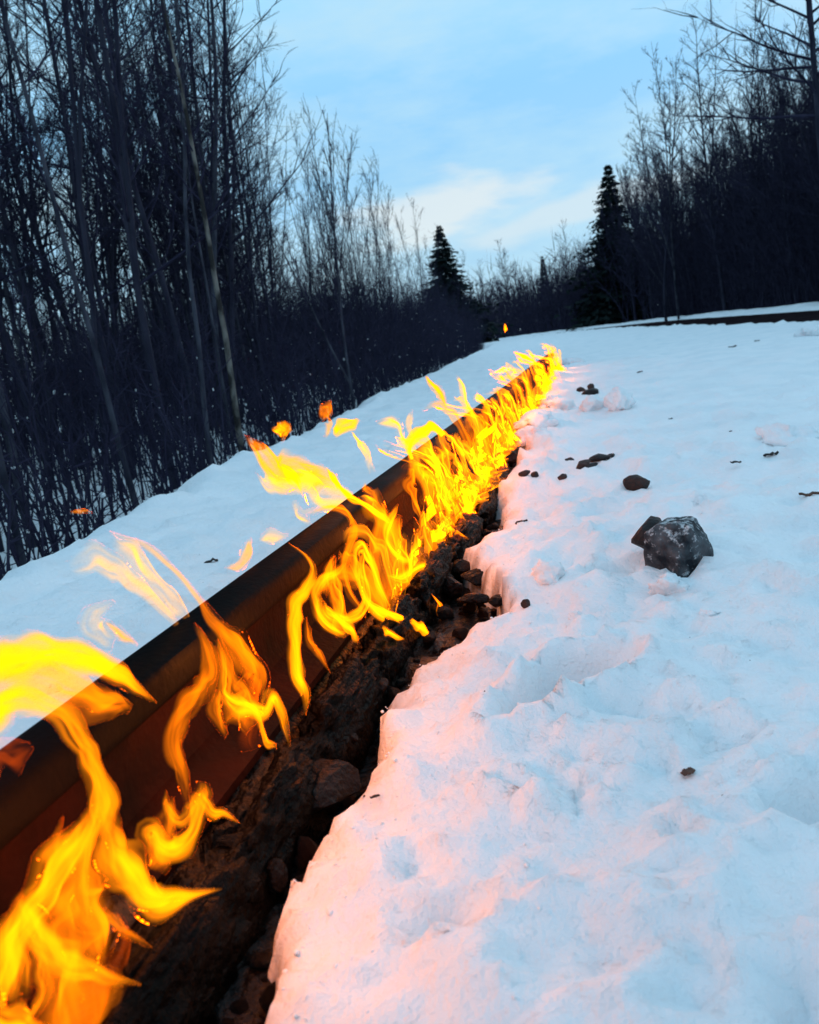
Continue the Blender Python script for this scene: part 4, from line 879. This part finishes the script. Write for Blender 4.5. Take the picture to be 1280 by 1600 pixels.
fire('cluster of hooked flames at the end of the second charred ridge', pw(1.0, -0.45, 0.02), [
    ([(453,1167,3),(445,1125,20),(430,1090,26),(415,1110,24),(385,1105,34),(352,1085,22),(350,1040,14),(340,1000,8)], -0.45, FL_B, dict(wall=0.0028)),
    ([(400,1130,40),(385,1100,60),(365,1075,50),(350,1030,24),(342,990,4)], -0.46, FL_M, dict(wall=0.0022)),
    ([(432,1165,8),(418,1160,14),(405,1125,16),(395,1100,8)], -0.445, FL_B, dict(wall=0.002)),
    ([(355,1150,10),(340,1110,24),(345,1080,16)], -0.46, FL_M, dict(wall=0.002)),
    ([(400,1170,50),(395,1120,60),(390,1070,40),(385,1040,8)], -0.465, FL_R, dict(wall=0.0035)),
    ], [(pw(1.0, -0.45, 0.12), 0.9)])
fire('tall narrow bright yellow flame in front of the rail', pw(1.12, -0.45, 0.02), [
    ([(477,1118,3),(479,1080,20),(464,1045,28),(459,990,27),(462,950,26),(478,918,22),(489,890,14),(478,868,8),(452,850,3)], -0.455, FL_B, dict(wall=0.006, wav=.12)),
    ([(472,1085,10),(468,1045,18),(462,985,14),(468,945,12)], -0.453, FL_B, dict(hollow=False, flat=.4)),
    ([(516,1052,2),(498,1022,14),(484,995,14),(478,965,4)], -0.45, FL_M, dict(wall=0.003)),
    ], [(pw(1.14, -0.46, 0.16), 1.0)])
fire('looping wavy flames rising before the rail behind the tall yellow flame', pw(1.45, -0.45, 0.02), [
    ([(545,988,4),(527,985,18),(503,965,20),(493,935,18),(503,905,16),(526,893,10),(540,880,3)], -0.45, FL_B, dict(wall=0.003)),
    ([(572,962,8),(548,925,16),(538,885,16),(549,845,18),(551,815,18),(535,798,14),(508,794,10),(478,806,3)], -0.47, FL_M, dict(wall=0.0028, wav=.1)),
    ([(520,940,8),(535,965,16),(560,960,16),(572,930,16),(566,880,14),(575,850,4)], -0.45, FL_B, dict(wall=0.0025)),
    ([(540,985,40),(530,940,50),(520,900,30),(525,870,6)], -0.46, FL_M, dict(wall=0.002)),
    ([(505,925,16),(515,890,18),(522,868,3)], -0.46, FL_M, dict(wall=0.002)),
    ([(560,1000,10),(545,980,22),(515,960,24),(505,940,6)], -0.44, FL_B, dict(wall=0.002)),
    ], [(pw(1.5, -0.45, 0.14), 1.0)])
fire('ring shaped flames with licking tips above the charred lumps', pw(1.75, -0.44, 0.02), [
    ([(612,955,8),(594,915,18),(578,872,20),(566,852,18),(556,865,16),(560,900,16),(575,940,16),(600,962,16),(645,975,3)], -0.45, FL_B, dict(wall=0.0035)),
    ([(575,940,18),(600,955,20),(625,965,16),(645,976,4)], -0.43, FL_B, dict(wall=0.003)),
    ([(600,985,14),(612,990,14),(632,998,2)], -0.42, FL_B, dict(wall=0.002)),
    ([(648,880,4),(622,868,14),(605,840,16),(612,810,14),(622,788,3)], -0.45, FL_B, dict(wall=0.003)),
    ([(600,960,50),(598,900,56),(592,850,40),(600,800,20),(596,788,3)], -0.46, FL_M, dict(wall=0.003)),
    ([(640,930,60),(628,880,60),(620,840,40),(625,805,8)], -0.46, FL_M, dict(wall=0.003)),
    ([(700,985,2),(688,960,10),(690,945,12),(676,930,4)], -0.40, FL_M, dict(wall=0.002)),
    ([(676,998,3),(664,985,14),(650,975,10),(640,970,2)], -0.40, FL_B, dict(wall=0.004)),
    ([(690,890,6),(660,885,14),(630,905,14),(605,900,4)], -0.44, FL_B, dict(wall=0.003)),
    ], [(pw(1.85, -0.45, 0.14), 1.2), (pw(2.2, -0.46, 0.14), 1.2)])
fire('flame ribbon blown back across the rail towards the birch', pw(1.8, -0.6, 0.2), [
    ([(612,815,8),(596,804,16),(570,788,16),(542,770,18),(524,748,22),(512,732,4)], -0.53, FL_B, dict(wall=0.003, wav=.1)),
    ([(530,755,20),(495,742,40),(455,738,56),(425,722,50),(402,700,24),(382,681,3)], -0.66, FL_M, dict(wall=0.0028, wav=.25)),
    ([(400,740,4),(425,760,30),(455,755,40),(485,740,34),(510,760,6)], -0.66, FL_T, dict(wall=0.003)),
    ([(440,728,14),(460,745,18),(474,776,2)], -0.65, FL_B, dict(wall=0.003)),
    ([(560,780,10),(535,778,40),(500,765,50),(480,745,10)], -0.66, FL_T, dict(wall=0.003)),
    ([(485,815,10),(465,805,14),(462,788,10),(475,800,8),(500,792,3)], -0.62, FL_T, dict(wall=0.002)),
    ([(352,888,3),(372,885,14),(388,860,18),(392,840,3)], -0.64, FL_M, dict(wall=0.002)),
    ([(405,845,6),(425,838,18),(450,835,4)], -0.66, FL_T, dict(wall=0.003)),
    ], [(pw(1.9, -0.62, 0.30), 0.5)])
fire('arching flame crossing the top of the rail midway along it', pw(2.5, -0.58, 0.2), [
    ([(700,690,4),(693,676,14),(675,668,16),(655,676,18),(640,695,18),(645,715,16),(660,735,12),(660,750,3)], -0.57, FL_B, dict(wall=0.004, wav=.1)),
    ([(640,700,14),(628,680,24),(620,660,24),(588,660,4)], -0.64, FL_T, dict(wall=0.003)),
    ([(645,690,6),(640,660,14),(644,640,3)], -0.64, FL_T, dict(wall=0.003)),
    ([(580,740,20),(575,710,24),(560,685,20),(552,680,3)], -0.68, FL_T, dict(wall=0.003)),
    ([(700,640,12),(690,612,24),(672,595,12),(668,588,3)], -0.72, FL_M, dict(wall=0.003)),
    ([(735,640,12),(725,610,24),(718,590,8)], -0.72, FL_T, dict(wall=0.003)),
    ], [(pw(2.7, -0.55, 0.28), 1.0)])
# detached flamelets and sparks
for pts, n, mat, lab in [([(425,672,6),(440,672,22),(450,668,16),(440,692,2)], -0.68, FL_B, 'small detached triangular flame floating left of the birch foot'),
        ([(502,656,10),(512,640,20),(518,626,4)], -0.70, FL_M, 'upper detached flame scrap floating before the dark wood'),
        ([(508,684,4),(516,664,14),(512,650,3)], -0.70, FL_M, 'narrow lower scrap of the detached flame trio'),
        ([(524,682,8),(542,665,22),(560,652,6)], -0.70, FL_B, 'oval right scrap of the detached flame trio'),
        ([(110,800,4),(126,799,9),(144,800,3)], -0.72, FL_B, 'small orange spark glowing low in the left brush'),
        ([(788,517,5),(791,512,8),(790,507,3)], -0.60, FL_B, 'tiny spark above the far flames')]:
    base = plane_pt(pts[1][0], pts[1][1], n)
    P = [plane_pt(q[0], q[1], n) for q in pts]; W = [msize(q[2], p) for q, p in zip(pts, P)]
    V, f = flame_mesh(P, W, len(lab))
    o = link('flamelet', fix_normals(mesh_np('flamelet', V - base, f, mat))); o.location = tuple(base); tag(o, lab, 'flame')

# flame wall along the rest of the pipe
fr = np.random.default_rng(5)
def wall_section(label, s0, s1, count, hmul, power, nl, extra=6):
    base = pw((s0 + s1) / 2, -0.46, 0.02)
    root = empty('flame', base, label, 'flame'); fr = np.random.default_rng(int(s0 * 100) + 5)
    for i in range(count):
        L = fr.uniform(0.22, 0.5) * (1 + 0.06 * s0); s = s0 - 0.05 + (s1 - s0 - L + 0.1) * (i + fr.random()) / count
        back = fr.random() < 0.3
        V, f = curtain_mesh(s, L, fr.uniform(-0.485, -0.435), hmul * (fr.uniform(0.14, 0.24) if not back else fr.uniform(0.24, 0.34)), int(fr.integers(1e6)), thick=fr.choice([0.0022, 0.003, 0.004]), lean=fr.normal() * 0.35, drift=fr.uniform(-0.02, 0.05) if not back else fr.uniform(0.05, 0.16), freq=fr.uniform(9, 17) / (1 + 0.06 * s0))
        link('flame_sheet', fix_normals(mesh_np('flame_sheet', V - base, f, FL_V if fr.random() < .35 else FL_W)), root)
    for i in range(extra):                                  # loose tongues curling off the sheets
        s = fr.uniform(s0, s1); k = 6; h = hmul * fr.uniform(0.10, 0.22); ph = fr.uniform(0, 6.28); sl = fr.normal() * 0.12; z0 = fr.uniform(0.0, 0.14); dr = fr.uniform(0, 0.16)
        P = [pw(s + sl * u + 0.03 * math.sin(ph + 5 * u), max(-0.45 - dr * u ** 1.5, -0.50) if z0 + h * u < 0.235 else -0.45 - dr * u ** 1.5, z0 + h * math.sin(u * 1.9)) for u in np.linspace(0, 1, k)]
        W = [0.012, 0.035, 0.045, 0.035, 0.022, 0.004]
        V, f = flame_mesh(P, W, int(fr.integers(1e6)))
        link('flame_tongue', fix_normals(mesh_np('flame_tongue', V - base, f, FL_V if fr.random() < .7 else FL_M)), root)
    for j in range(nl):
        fire_light(root, base, pw(s0 + (s1 - s0) * (j + .5) / nl, -0.44, 0.20), power)
wall_section('low flames behind the looping and ring shaped flames', 1.45, 2.40, 3, 0.95, 0.8, 1, 13)
wall_section('bright tangle of yellow flames midway along the rail', 2.2, 3.4, 13, 1.05, 1.6, 2, 18)
wall_section('dense flame wall past the middle of the rail', 3.3, 5.3, 13, 1.1, 2.2, 3, 14)
wall_section('far flames merging into yellow towards the rail end', 5.2, 8.1, 12, 1.25, 3.2, 3, 12)
wall_section('highest far flame crowning the end of the rail', 8.0, 11.2, 11, 1.5, 4.5, 3, 10)
